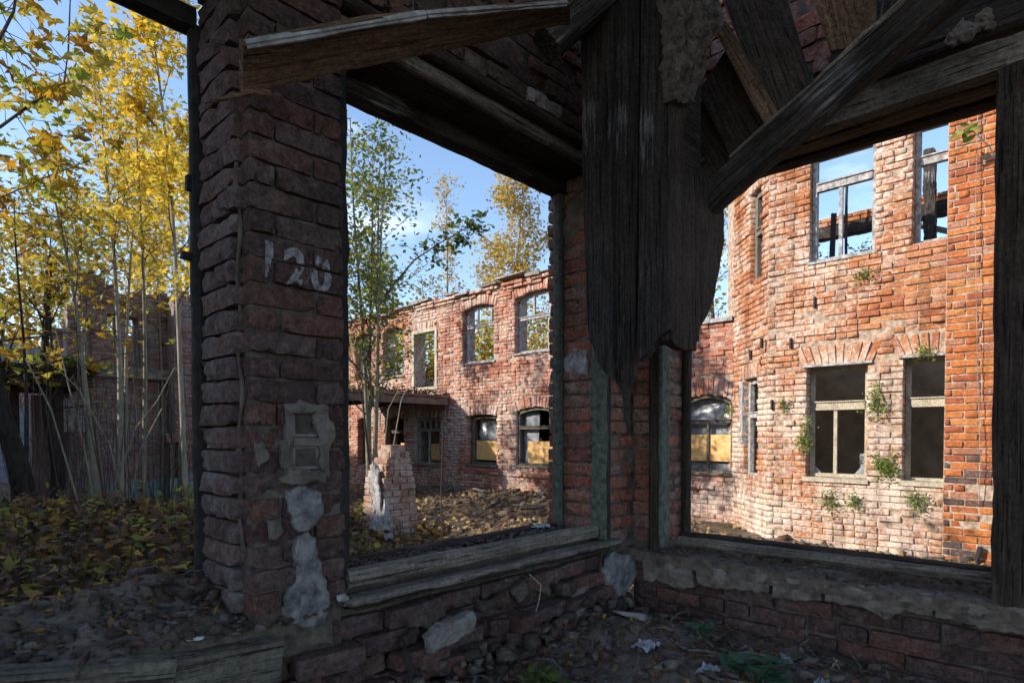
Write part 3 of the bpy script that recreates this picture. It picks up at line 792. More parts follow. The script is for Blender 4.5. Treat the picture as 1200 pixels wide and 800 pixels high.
# weathered coping slabs on the wall head
u = 6.5; k = 0
while u < 18.5:
    L = RND.uniform(.35, .9); zt = top_main(u + L / 2) - .02
    if RND.random() < .85:
        mb = MB(); lbox(mb, *WF, u, u + L - .02, zt, zt + RND.uniform(.035, .07), -.38, .10 + RND.uniform(0, .05))
        mb.v = [(x + RND.uniform(-.015, .015), y, z + RND.uniform(-.02, .02)) for x, y, z in mb.v]; mb.build('coping', M['concrete'], main)
    u += L
mb = MB(); lbox(mb, *WF, 4.02, 5.6, LOWZ - .02, LOWZ + .05, -.35, .05); mb.build('coping', M['plaster'], main)
fm = M['wood_frame']
def mid(h): return (h['u0'] + h['u1']) / 2
def zat(px, py): return onX(px, py, XF).z
window(main, WF, HW1['u0'], HW1['u1'], HW1['z0'], HW1['z1'], .13, M['plaster'], mull=[(HW1['u0'] + .3, zat(627, 373), HW1['z1'] + .1), (mid(HW1) + .16, zat(627, 373), HW1['z1'] + .1), (HW1['u0'] + .34, HW1['z0'], zat(627, 373))], trans=[zat(627, 370)], rise=HW1['rise'])
window(main, WF, HW2['u0'], HW2['u1'], HW2['z0'], HW2['z1'], .13, M['plaster'], mull=[(HW2['u0'] + .22, zat(560, 383), HW2['z1'] + .1), (mid(HW2) + .15, zat(560, 383), HW2['z1'] + .1), (HW2['u0'] + .12, HW2['z0'], zat(560, 383))], trans=[zat(560, 381)], rise=HW2['rise'])
window(main, WF, HW3['u0'], HW3['u1'], HW3['z0'], HW3['z1'], .16, M['plaster'], trans=[zat(461, 403)], rise=HW3['rise'])
window(main, WF, HW4['u0'], HW4['u1'], HW4['z0'], HW4['z1'], .16, M['plaster'], rise=HW4['rise'])
window(main, WF, HD['u0'] - .02, HD['u1'] + .02, HD['z0'], HD['z1'] + .03, -.02, M['wood_pale'], bar=.085, name='door_frame')
l1m = zat(627, 501)
window(main, WF, HL1['u0'], HL1['u1'], HL1['z0'], HL1['z1'], .06, M['wood_frame'], mull=[(HL1['u0'] + .2, l1m, HL1['z1'] + .1)], trans=[l1m], rise=HL1['rise'],
       board=[(HL1['u0'] + .05, HL1['u1'] - .25, zat(632, 543), zat(632, 517))], film=[(mid(HL1) + .05, HL1['u1'] - .05, HL1['z0'], HL1['z1'] + .05)])
window(main, WF, HL2['u0'], HL2['u1'] - .12, HL2['z0'], HL2['z1'], .12, M['wood_frame'], rise=.03, board=[(HL2['u0'] + .05, HL2['u1'] - .2, zat(567, 539), zat(567, 516))], film=[(HL2['u0'] + .05, HL2['u1'] - .2, zat(567, 516), HL2['z1'])])
z3 = zat(500, 504)
window(main, WF, HL3['u0'], HL3['u1'], HL3['z0'], HL3['z1'], .10, M['plaster'], mull=[(HL3['u0'] + (HL3['u1'] - HL3['u0']) * f, z3, HL3['z1'] - .05) for f in (.27, .5, .73)] + [(mid(HL3) + .05, HL3['z0'], z3)], trans=[z3],
       board=[(HL3['u0'] + .05, mid(HL3), HL3['z0'] + .12, zat(507, 520))])
window(main, WF, HL4['u0'], HL4['u1'], HL4['z0'], HL4['z1'], .18, M['wood_frame'], trans=[zat(462, 506)], rise=HL4['rise'], board=[(HL4['u0'] + .05, mid(HL4), HL4['z0'], zat(468, 519))])
window(main, WF, HL5['u0'], HL5['u1'], HL5['z0'], HL5['z1'], .18, M['wood_frame'], rise=HL5['rise'])
l6m = zat(828, 494)
window(main, WF, HL6['u0'], HL6['u1'], HL6['z0'], HL6['z1'], .05, M['wood_frame'], bar=.045, mull=[(mid(HL6), HL6['z0'], l6m)], trans=[l6m], rise=HL6['rise'],
       board=[(HL6['u0'] + .05, HL6['u1'] - .05, zat(828, 540), zat(828, 509))], film=[(HL6['u0'] + .04, HL6['u1'] - .04, l6m, HL6['z1'] + HL6['rise'] * .7), (HL6['u0'] + .04, HL6['u1'] - .04, HL6['z0'], l6m)])
for h, mt in ((HW1, 'plaster'), (HW2, 'plaster'), (HL1, 'plaster_grey'), (HL2, 'plaster_grey'), (HL3, 'plaster_grey'), (HL6, 'wood_frame'), (HW3, 'plaster_grey')):
    mb = MB(); lbox(mb, *WF, h['u0'] - .04, h['u1'] + .04, h['z0'] - .045, h['z0'] - .004, -.3, .035)
    mb.v = [(x, y, z + RND.uniform(-.01, .01)) for x, y, z in mb.v]; mb.build('sill', M[mt], main)
# floors and rear walls that close the rooms behind the openings
mb = MB(); mb.box(XF + .43, 14.4, 4.1, 18.9, ZR(1.28), ZR(1.42)); mb.build('floor_slab', M['concrete'], main)
V, Fc = wall_core((14.5, 0, 0), (0, 1, 0), (-1, 0, 0), 4.0, 19.0, -.2, ZR(2.6), .4, [dict(u0=9.5, u1=10.6, z0=ZR(1.6), z1=ZR(2.5)), dict(u0=13, u1=14.2, z0=ZR(1.5), z1=ZR(2.5)), dict(u0=16, u1=17.2, z0=ZR(1.6), z1=ZR(2.5))], front=0,
                  top=lambda u: ZR(2.4) + .5 * nz((u * .8, 0, 0), 1, 9), step=.3)
mesh_obj('rear_wall', V, Fc, M['brick_left'], main)
for yy in (4.1, 12.6, 18.6):
    mb = MB(); mb.box(XF + .43, 14.1, yy, yy + .3, -.1, ZR(1.27)); mb.build('cross_wall', M['plaster_brown'], main)
mb = MB(); mb.box(XF + .43, 14.0, 7.2, 7.5, ZR(1.43), ZR(2.7)); mb.build('cross_wall', M['brick_far'], main)
for yy in (8.6, 9.3):
    mb = MB(); mb.box(11.4, 11.62, yy, yy + .2, ZR(1.43), ZR(2.6)); mb.build('post', M['plaster'], main)

# porch roof on the facade
porch = thing('porch_roof', 'rusty flat porch roof slab with grass on top, sticking out of the far ruin', 'canopy', (8, 12.6, ZR(.8)))
c = onX(527, 463, XF)
grid_slab('roof_slab', lambda s, t: Vector((XF - .03 - 3.3 * s, c.y + 3.2 * t, ZR(.96) + .02 * math.sin(s * 3))), 24, 10, (0, 0, 1), .06, M['slab'], porch, rough=.02)
mb = MB(); mb.box(6.05, XF - .05, c.y + .02, c.y + .14, ZR(.74), ZR(.895), .006); mb.build('edge_beam', M['slab'], porch)
for k in range(4):
    mb = MB(); x = 6.2 + k * .95; mb.box(x, x + .1, c.y + .14, c.y + 3.1, ZR(.79), ZR(.895), .004); mb.build('joist', M['wood_dark'], porch)
mb = MB(); mb.box(6.1, 6.3, c.y + 2.8, c.y + 3.0, -.1, ZR(.78)); mb.build('post', M['wood_dark'], porch)
P = np.column_stack([NP.uniform(6.3, XF - .1, 900), c.y + NP.uniform(0, 1.2, 900), np.full(900, ZR(.99))]); P[:, 2] += NP.uniform(0, .12, 900) * (P[:, 0] > 7.2)
o = leaves('moss', P, .075, 'diamond', M['leaf_litter'], porch)

# leaning brick stump of the porch
PB = atd(458, 648, 7.3); PB.z = gz(PB.x, PB.y)
stump = thing('brick_pillar', 'tapering broken brick pillar with a flake of white render, below the porch roof', 'pillar', tuple(PB))
bk = []; hh = ZR(-.07) - PB.z; n = int((hh + .2) / .078)
core = MB()
for r in range(n):
    f = r / n; w = .52 - .13 * f; z = PB.z - .2 + (r + .5) * .078; lx = -.02 * f; cx, cy = PB.x + .05 * f, PB.y + .10 * f
    rr = random.Random(r)
    top_ = max(0, r - n + 6)
    if top_: w *= 1 - .07 * top_; cx += .012 * top_
    core.box(cx - w / 2 + .02, cx + w / 2 - .02, cy - w / 2 + .02, cy + w / 2 - .02, z - .039, z + .0385)
    for U, Nv in (((1, 0, 0), (0, -1, 0)), ((0, 1, 0), (-1, 0, 0)), ((0, 1, 0), (1, 0, 0)), ((1, 0, 0), (0, 1, 0))):
        U = Vector(U); Nv = Vector(Nv)
        for a, b in (((-.5, 0), (0, .5)) if (r % 2 == 0) else ((-.5, -.25), (-.25, .25), (.25, .5))):
            if rr.random() < .04 + .09 * top_: continue
            pc = Vector((cx, cy, z)) + U * ((a + b) / 2 * w) + Nv * (w / 2 - .05 + rr.gauss(0, .008))
            bk.append((brick_M(pc, U, rr.gauss(0, .012), ((b - a) * w - .012, .11, .066), rr.gauss(0, .02)), M['brick_stump']))
core.build('mortar_core', M['mortar_far'], stump)
emit(stump, bk, 'fine', 200)
q0 = PB + Vector((-.285, -.02, 0))
outline_slab('render_flake', [Vector((PB.x - .29 + .05 * (z / hh), PB.y + y + .08 * z / hh, PB.z + z)) for y, z in ((-.22, .05), (-.25, .3), (-.20, .5), (-.14, .72), (-.04, .95), (.02, .7), (-.02, .4), (.06, .1))], (-1, 0, 0), .022, M['plaster'], stump)
outline_slab('render_flake', [Vector((PB.x + x - .02, PB.y - .305 + .05 * z, PB.z + z)) for x, z in ((-.25, .02), (-.25, .50), (-.21, .38), (-.18, .22), (-.16, .10), (-.17, .0))], (0, -1, 0), .02, M['plaster'], stump)

# ------------------------------------------------------------------ bay of the house on the right
XB, YB0, YB1 = 8.48, 3.16, 1.11
bay = thing('bay_house', 'sunlit orange brick bay with tall broken windows, right of the long ruin', 'building', (XB + .6, 2, 0))
WB = ((XB, 0, 0), (0, 1, 0), (-1, 0, 0))
BT = ZR(5.0)
B1 = opening(XB, 945, 1015, 428, 563, None, .30, .42); B2 = opening(XB, 1058, 1104, 418, 567, None, .30, .42)
B3 = opening(XB, 947, 1022, 172, 301, None, .26, .3); B4 = opening(XB, 1066, 1111, 150, 281, None, .26, .3)
B3['z1'] = B4['z1'] = ZR(3.75)
B2['u0'] = B4['u0'] = YB1 - .10
def top_bay(u): return BT + .15 * nz((u * 2, 0, 0), 1, 3)
def matbay(rr, u, z): return M['brick_bay']
V, Fc = wall_core(*WB, YB1 - .05, YB0, -.2, BT + .2, .40, [B1, B2, B3, B4], top=top_bay, front=.016)
mesh_obj('wall_core', V, Fc, M['mortar_light'], bay)
bk = wall_bricks(*WB, YB1, YB0, -.1, BT + .2, [B1, B2, B3, B4], M['brick_bay'], ch=.080, bl=.255, jit=.0085, miss=.02, top=top_bay, seed=41, tilt=.012, joint=.0095)
# pilaster stands proud of the bay
WPi = ((XB - .11, 0, 0), (0, 1, 0), (-1, 0, 0))
V, Fc = wall_core(*WPi, -1.6, YB1, -.2, BT + .2, .45, [], front=.014); mesh_obj('pilaster_core', V, Fc, M['mortar_light'], bay)
pil = wall_bricks(*WPi, -1.6, YB1, -.1, BT + .2, [], M['brick_pilaster'], ch=.083, bl=.262, jit=.006, miss=.0, seed=43, joint=.013, end_depth=.24, tilt=.010, matf=lambda rr, u, z: M['brick_near'] if z < ZR(-.25) and rr.random() < .3 else M['brick_pilaster'])
bk += [b for b in pil if not (b[0].translation.y < .86 and b[0].translation.z < ZR(-.3) and RND.random() < .32)]
# canted side with a narrow window on each floor
cA = Vector((XF, 4.01, 0)); cB = Vector((XB, YB0, 0)); UC = (cA - cB).normalized(); NC = Vector((-UC.y, UC.x, 0)); NC = NC if NC.x < 0 else -NC
LC = (cA - cB).length
def cant_u(px):
    d = ray(px, 500); d.z = 0
    # intersect the sight line with the canted face in plan
    A = np.array([[d.x, -UC.x], [d.y, -UC.y]]); s = np.linalg.solve(A, np.array([cB.x, cB.y])); return float(s[1]), float(s[0])
def cant_open(p0, p1, pt, pb, ring=.24):
    ua, ta = cant_u(p1); ub, tb = cant_u(p0); tm = cant_u((p0 + p1) / 2)[1]
    z = lambda py: EZ + ray((p0 + p1) / 2, py).z * tm
    return dict(u0=ua, u1=ub, z0=z(pb), z1=z(pt), rise=0, ring=ring, tilt=.3)
WC = (tuple(cB), tuple(UC), tuple(NC))
C1 = cant_open(871, 887, 444, 559); C2 = cant_open(877, 890.5, 225, 331)
V, Fc = wall_core(*WC, .0, LC + .3, -.2, BT + .2, .36, [C1, C2], top=lambda u: BT, front=.016); mesh_obj('canted_core', V, Fc, M['mortar_light'], bay)
bk += wall_bricks(*WC, .01, LC + .02, -.1, BT + .2, [C1, C2], M['brick_bay'], ch=.080, bl=.25, jit=.009, miss=.015, top=lambda u: BT, seed=47, tilt=.012, joint=.0095)
emit(bay, bk, 'fine', 300, vis=lambda q: 856 < q[0] < 1172 and 128 < q[1] < 668 and not (q[1] < 250 - (q[0] - 850) * .5))
# windows of the bay
zb = lambda px, py: onX(px, py, XB).z
window(bay, WB, B1['u0'], B1['u1'], B1['z0'] + .04, B1['z1'], .15, M['wood_pale'], bar=.05, tbar=.10, trans=[zb(980, 475)], mull=[(onX(979, 500, XB + .16).y, B1['z0'] + .04, zb(980, 478))])
window(bay, WB, B2['u0'], B2['u1'], B2['z0'] + .02, B2['z1'], .15, M['wood_pale'], bar=.05, tbar=.10, trans=[zb(1082, 471)])
window(bay, WB, B3['u0'], B3['u1'], B3['z0'], B3['z1'], .10, M['plaster'], bar=.05, tbar=.09, trans=[zb(985, 211)], mull=[(onX(985, 250, XB + .1).y, B3['z0'], zb(985, 214))])
window(bay, WB, B4['u0'], B4['u1'], B4['z0'], B4['z1'], .16, M['plaster'], bar=.05, tbar=.09, trans=[zb(1088, 182)])
window(bay, WC, C1['u0'], C1['u1'], C1['z0'], C1['z1'], .08, M['plaster'], bar=.07, trans=[C1['z0'] + (C1['z1'] - C1['z0']) * .63], film=[(C1['u0'] + .05, C1['u1'] - .05, C1['z0'], C1['z1'])])
window(bay, WC, C2['u0'], C2['u1'], C2['z0'], C2['z1'], .08, M['wood_grey'], bar=.08, trans=[C2['z0'] + (C2['z1'] - C2['z0']) * .55])
for h, sh in ((B1, ((.0, .0, .12, .0, .0, .16), (.52, .0, .62, .0, .62, .12))), (B2, ((.0, .0, .10, .0, .0, .10),))):
    for a, b, c, d, e, f in sh:
        z0 = h['z0'] + .085; xg = XB + .185; mesh_obj('glass_shard', [(xg, h['u0'] + .05 + a, z0 + b), (xg, h['u0'] + .05 + c, z0 + d), (xg, h['u0'] + .05 + e, z0 + f), (xg + .004, h['u0'] + .05 + a, z0 + b), (xg + .004, h['u0'] + .05 + c, z0 + d), (xg + .004, h['u0'] + .05 + e, z0 + f)], [(0, 1, 2), (3, 5, 4), (0, 3, 4, 1), (1, 4, 5, 2), (2, 5, 3, 0)], M['film'], bay)
for h in (B1, B2):
    mb = MB(); lbox(mb, *WB, max(h['u0'] - .03, YB1 + .004), h['u1'] + .04, h['z0'] - .02, h['z0'] + .03, -.3, .03); mb.v = [(x, y, z + RND.uniform(-.008, .008)) for x, y, z in mb.v]; mb.build('sill', M['wood_pale'], bay)
    mb = MB(); lbox(mb, *WB, max(h['u0'] - .06, YB1 + .004), h['u1'] + .05, h['z1'] + .004, h['z1'] + .03, -.2, .03); mb.v = [(x, y, z + RND.uniform(-.006, .006)) for x, y, z in mb.v]; mb.build('lintel_strip', M['plaster'], bay)
mb = MB(); lbox(mb, *WB, B3['u0'] - .03, B3['u1'] + .03, B3['z0'] - .035, B3['z0'] - .003, -.3, .02); mb.build('sill', M['plaster'], bay)
# grey render left on the reveal of the canted window, iron ties in the wall
mb = MB(); lbox(mb, *WC, C1['u1'] + .005, C1['u1'] + .13, C1['z0'] + .5, C1['z1'] - .02, -.05, .014); mb.build('render_strip', M['plaster'], bay)
for px, py in ((893, 398), (927, 398), (905, 470), (955, 350), (880, 412)):
    p = onX(px, py, XB); mb = MB(); mb.box(p.x - .04, p.x + .02, p.y - .012, p.y + .012, p.z - .12, p.z + .02, .004); mb.build('iron_tie', M['iron'], bay)
# rooms behind: floor, brown plastered rear wall on the ground floor, open sky above
mb = MB(); mb.box(XB + .41, 9.7, -1.5, 3.05, ZR(1.55), ZR(1.75)); mb.build('floor_slab', M['concrete'], bay)
mb = MB(); mb.box(10.7, 10.95, -1.5, 4.0, -.1, ZR(1.54)); mb.build('rear_wall', M['plaster_brown'], bay)
mb = MB(); mb.box(XB + .41, 10.69, -1.55, -1.3, -.1, ZR(1.54)); mb.build('cross_wall', M['plaster_brown'], bay)
mb = MB(); mb.box(9.4, 10.69, 3.4, 3.6, -.1, ZR(1.54)); mb.build('cross_wall', M['plaster_brown'], bay)
mb = MB(); mb.box(XB + .41, 10.69, -1.29, 3.39, .05, .15); mb.build('ground_floor', M['dust'], bay)
mb = MB(); mb.box(9.2, 9.45, 1.95, 2.16, .16, 1.2); mb.build('sun_patch_stub', M['plaster'], bay)  # stub added behind the window to catch a patch of sun
# rear upper wall: charred lintel with three courses of brick, charred posts
XR = 11.7
zl0, zl1 = onX(985, 279, XR).z, onX(985, 256, XR).z
beam('charred_lintel', (XR, -1.4, zl0 + .12), (XR, 4.2, zl0 + .12), .25, .2, M['wood_char'], bay, rough=.01)
for b in [wall_bricks((XR - .1, 0, 0), (0, 1, 0), (-1, 0, 0), -1.4, 4.2, zl0 + .225, zl0 + .225 + .16, [], M['brick_bay'], ch=.0765, seed=51, end_depth=.2, depth=.2)]:
    emit(bay, b, 'fine', 40)
pa = onX(1092, 290, XR - .4); beam('charred_post', (pa.x, pa.y, ZR(1.75)), (pa.x + .02, pa.y + .05, onX(1089, 170, XR - .4).z), .16, .16, M['wood_char'], bay, up=(1, 0, 0), rough=.02, ragged=(0, .2))
pb = onX(972, 320, XR - .8); beam('charred_post', (pb.x, pb.y, ZR(1.75)), (pb.x, pb.y - .06, onX(977, 247, XR - .8).z), .08, .08, M['wood_dark'], bay, up=(1, 0, 0), ragged=(0, .1))
pb = onX(991, 320, XR - .5); beam('charred_post', (pb.x, pb.y, ZR(1.75)), (pb.x, pb.y, onX(991, 215, XR - .5).z), .04, .05, M['wood_dark'], bay, up=(1, 0, 0), ragged=(0, .1))
pc = onX(1066, 262, XR - .2); pd = onX(1112, 271, XR - .2); beam('fallen_lath', pc, pd, .05, .09, M['wood_grey'], bay)

# hanging wire and broken downpipe on the pilaster
wire = MB(); XW = XB - .16
wire.tube([onX(1146, 120, XW), onX(1143, 250, XW - .02), onX(1144, 350, XW - .03), onX(1146, 450, XW - .02), onX(1149, 540, XW - .03), onX(1147, 590, XW)], [.0045] * 6, 5)
o = wire.build('hanging_wire', M['concrete']); tag(o, 'thin grey wire hanging down the orange brick pilaster', 'wire')
pp = MB(); pp.tube([onX(1149, 640, XW), onX(1141, 672, XW - .02), onX(1136, 700, XW - .05)], [.025, .022, .022], 8)
o = pp.build('broken_pipe', M['iron']); tag(o, 'short broken iron pipe end at the foot of the orange brick pilaster', 'pipe')
tw = MB(); tw.tube([onX(1178, 208, XB - .7), onX(1160, 172, XB - .6), onX(1136, 150, XB - .5)], [.008, .007, .005], 5)
twig = thing('leafy_twig', 'bare bent twig with a few green leaves in front of the upper orange brickwork', 'twig', tuple(onX(1170, 200, XB - .6)))
tw.build('stem', M['twig'], twig)
leaves('foliage', [tuple(onX(px, py, XB - .5 + RND.uniform(-.05, .05))) for px, py in ((1130, 146), (1137, 152), (1131, 160), (1124, 155), (1143, 150), (1118, 160), (1135, 163))], .13, 'oval', M['leaf_weed'], twig)

# weeds rooted in the bay wall
WEEDS = [(944, 512, 20, 52, 'tall fern like weed growing at the left side of the low bay window'), (968, 584, 26, 20, 'straggly weed under the left end of the low bay window sill'), (1000, 586, 20, 24, 'round bright green weed under the right end of the low bay window sill'),
         (1036, 548, 34, 44, 'largest green weed between the two low bay windows'), (1076, 584, 24, 28, 'green weed tuft below the right hand bay window next to the pilaster'), (1012, 321, 26, 10, 'flat green tuft under the upper bay window'),
         (918, 473, 14, 12, 'small weed tuft on the bay wall left of the low window'), (1026, 470, 26, 38, 'yellowish weed high on the pier between the low bay windows'), (1085, 412, 30, 8, 'drooping tuft on the lintel of the right hand bay window'), (855, 480, 8, 12, 'small green sprig at the arched window beside the bay corner')]
for px, py, w, h, lab in WEEDS:
    X = XB if px > 900 else (XF if px < 860 else XB)
    p = onX(px, py, X - .04); t = thing('wall_weed', lab, 'weed', tuple(p), 'weeds growing out of the bay wall')
    s = MB(); P = []; d = ray(px, py).length; k = p.x / F
    for i in range(9):
        e = p + Vector((-abs(RND.gauss(0, .035)), RND.gauss(0, w * .27) * k, RND.gauss(0, h * .27) * k)); s.tube([p, p.lerp(e, .6) + Vector((-.02, 0, .01)), e], [.004, .003, .002], 4, cap=False)
        for j in range(max(8, int(w * h / 40))): P.append(tuple(p.lerp(e, RND.uniform(.2, 1.1)) + Vector((RND.gauss(0, .02), RND.gauss(0, .035), RND.gauss(0, .035)))))
    s.build('stem', M['twig'], t); leaves('foliage', P + [tuple(Vector(q) + Vector((0, RND.gauss(0, .05), -abs(RND.gauss(0, .06))))) for q in P[::2]], .032, 'oval', M['leaf_weed'], t)

# ------------------------------------------------------------------ building on the left
YL = 13.5
WL = ((0, YL, 0), (1, 0, 0), (0, -1, 0))
left = thing('overgrown_ruin', 'dark overgrown brick ruin behind the yellow saplings on the left', 'building', (3, YL, 0))
def lx(px): return onY(px, 500, YL).x
def lz(px, py): return onY(px, py, YL).z
HA = dict(u0=lx(150), u1=lx(163), z0=lz(156, 436), z1=lz(156, 372), ring=.2); HB = dict(u0=lx(128), u1=lx(139), z0=lz(133, 394), z1=lz(133, 368), ring=.2); HC = dict(u0=lx(93), u1=lx(109), z0=lz(100, 430), z1=lz(100, 375), ring=.2)
def top_left(u): return ZR(2.9) + .55 * nz((u * 1.4, 0, 0), 1, 12) + .25 * nz((u * 4, 0, 0), 1, 5) - (.7 if u < 2.4 else 0)
x0, x1 = 2.2, 4.02
V, Fc = wall_core(*WL, x0, x1, -.2, ZR(3.4), .45, [HA, HB, HC], top=top_left, step=.2); mesh_obj('wall_core', V, Fc, M['mortar_left'], left)
bk = wall_bricks(*WL, x0, x1, -.1, ZR(3.4), [HA, HB, HC], M['brick_left'], ch=.077, bl=.25, jit=.008, miss=.03, top=top_left, seed=61)
# wing that steps forward on the right, with a doorway
YW = 13.0; WW = ((0, YW, 0), (1, 0, 0), (0, -1, 0))
HDo = dict(u0=onY(200, 500, YW).x, u1=onY(213, 500, YW).x, z0=-.1, z1=onY(206, 519, YW).z, ring=.2)
def top_wing(u): return ZR(3.0) + .4 * nz((u * 1.6, 0, 0), 1, 22)
V, Fc = wall_core(*WW, 3.84, 6.2, -.2, ZR(3.6), .5, [HDo], top=top_wing, step=.2); mesh_obj('wall_core', V, Fc, M['mortar_left'], left)
bk += wall_bricks(*WW, 3.84, 6.2, -.1, ZR(3.6), [HDo], M['brick_left'], ch=.077, bl=.25, jit=.012, miss=.03, top=top_wing, seed=62)
emit(left, bk, 'fine', 300, vis=lambda q: q[0] < 226 and 330 < q[1] < 610)
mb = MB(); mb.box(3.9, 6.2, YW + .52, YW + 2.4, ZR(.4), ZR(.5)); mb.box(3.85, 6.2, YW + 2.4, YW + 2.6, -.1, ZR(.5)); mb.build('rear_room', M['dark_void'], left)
mb = MB(); mb.box(2.2, 3.8, YL + 1.6, YL + 1.8, -.1, ZR(2.2)); mb.build('rear_wall', M['brick_left'], left)
# ledge, dado, planks, render
grid_slab('ledge', lambda s, t: Vector((x0 - .05 + 1.95 * s, YL - .16, ZR(1.12) + .20 * t)), 20, 3, (0, -1, 0), .15, M['concrete'], left, rough=.03)
mb = MB(); lbox(mb, *WL, lx(120), lx(196), .05, lz(160, 563), -.01, .022); mb.build('dado', M['dado'], left)
mb = MB(); lbox(mb, *WW, 3.86, HDo['u0'] - .03, .05, onY(200, 560, YW).z, -.01, .02); lbox(mb, *WW, HDo['u1'] + .03, 6.1, .05, onY(200, 556, YW).z, -.01, .02); mb.build('dado', M['dado'], left)
for k in range(4):
    a = lx(160 + k * 4.5); mb = MB(); lbox(mb, *WL, a, a + .045, lz(160, 432), lz(160, 385 + k * 3), .0, .03); mb.build('plank', M['wood_grey'], left)
mb = MB(); lbox(mb, *WL, lx(70), lx(106), lz(90, 506), lz(90, 468), .01, .06); mb.build('render_panel', M['plaster'], left)
mb = MB(); lbox(mb, *WW, HDo['u0'], HDo['u0'] + .06, 0, HDo['z1'], -.12, -.05); lbox(mb, *WW, HDo['u1'] - .06, HDo['u1'], 0, HDo['z1'], -.12, -.05); mb.build('door_frame', M['wood_grey'], left)
# heavy slab over the passage at the far left
mb = MB(); mb.box(onY(36, 500, YL + .6).x, 2.25, YL + .5, YL + .7, -.1, ZR(.75)); mb.build('passage_wall', M['brick_left'], left)
slab = thing('passage_canopy', 'dark flat roof slab with ivy over the passage at far left', 'canopy', (1, YL - 1, ZR(.9)))
grid_slab('roof_slab', lambda s, t: Vector((-1.5 + 3.75 * s, YL - 1.7 + .0 * t, ZR(.80) + .26 * t + .02 * math.sin(s * 6))), 20, 2, (0, -1, 0), 2.2, M['wood_char'], slab, rough=.02)
grid_slab('edge_board', lambda s, t: Vector((-1.5 + 3.8 * s, YL - 1.78, ZR(1.04) + .09 * t + .03 * math.sin(s * 5))), 20, 2, (0, -1, 0), .05, M['wood_dark'], slab, rough=.03)
for px, yy in ((69, YL - 1.55), (17, YL - 1.4)):
    p = onY(px, 500, yy); mb = MB(); mb.box(p.x - .06, p.x + .06, p.y - .06, p.y + .06, -.1, ZR(.77), .01); mb.build('post', M['wood_dark'], slab)
P = np.column_stack([NP.normal(2.0, .3, 420), NP.uniform(YL - 1.9, YL - 1.2, 420), ZR(1.08) + np.abs(NP.normal(0, .09, 420))])
leaves('ivy', P, .085, 'oval', M['leaf_green'], slab)
# pale rendered house further back, seen through the passage
ph = thing('pale_house', 'pale rendered house wall with a brick band seen through the passage at far left', 'building', (1.8, 24, 0))
WH = ((0, 24, 0), (1, 0, 0), (0, -1, 0))
hz = onY(20, 478, 24).z
V, Fc = wall_core(*WH, -4, 7, -.3, hz, .4, [], front=0); mesh_obj('wall', V, Fc, M['plaster_pale'], ph)
V, Fc = wall_core((0, 24.06, 0), *WH[1:], -4, 7, hz, hz + .9, .4, [], front=.0); mesh_obj('brick_band', V, Fc, M['brick_far'], ph)
V, Fc = wall_core((0, 24, 0), *WH[1:], -4, 7, hz + .9, hz + 2.0, .4, [], front=.0); mesh_obj('upper_wall', V, Fc, M['plaster_pale'], ph)

# unseen wings added left of the frame, keeping low sun from court and room
wing = thing('shade_wing', 'unseen tall brick wing added beyond the left edge to shade the court', 'building', (-9, 10, 0))
for nm, (xa, xb, ya, yb, h) in (('wall', (-5.5, -2.4, 2.3, 6.0, 6.6)), ('wall', (-12, -8.2, 21.6, 30, 11.2)), ('wall', (-12, -8.2, 6.1, 10.0, 9.6)), ('wall', (-12, -8.3, 10.02, 21.58, 7.7))):
    mb = MB(); mb.box(xa, xb, ya, yb, -.1, h); mb.build(nm, M['brick_left'], wing)
    mb = MB(); mb.add([(xa - .2, ya - .2, h + .004), (xb + .2, ya - .2, h + .004), (xb + .2, yb + .2, h + .004), (xa - .2, yb + .2, h + .004), ((xa + xb) / 2, ya + 1, h + 1.2), ((xa + xb) / 2, yb - 1, h + 1.2)], [(0, 3, 2, 1), (0, 1, 4), (1, 2, 5, 4), (2, 3, 5), (3, 0, 4, 5)]); mb.build('roof', M['slab'], wing)
# ------------------------------------------------------------------ the room: walls A (y = 1.85) and B (x = 2.93)
YA, YAO, XW_, XWO = 1.85, 2.22, 2.93, 3.24
P0, P1 = .735, 1.087                        # pier between the two openings of wall A
O2 = 2.63                                   # far jamb of the middle opening
OB = 1.66                                   # far jamb of the right opening (wall B)
FL = EZ - 1.0                               # floor level in the room
HEAD = ZR(1.36)
WA = ((0, YA, 0), (1, 0, 0), (0, -1, 0))
WBI = ((XW_, 0, 0), (0, 1, 0), (-1, 0, 0))
cn = .0755

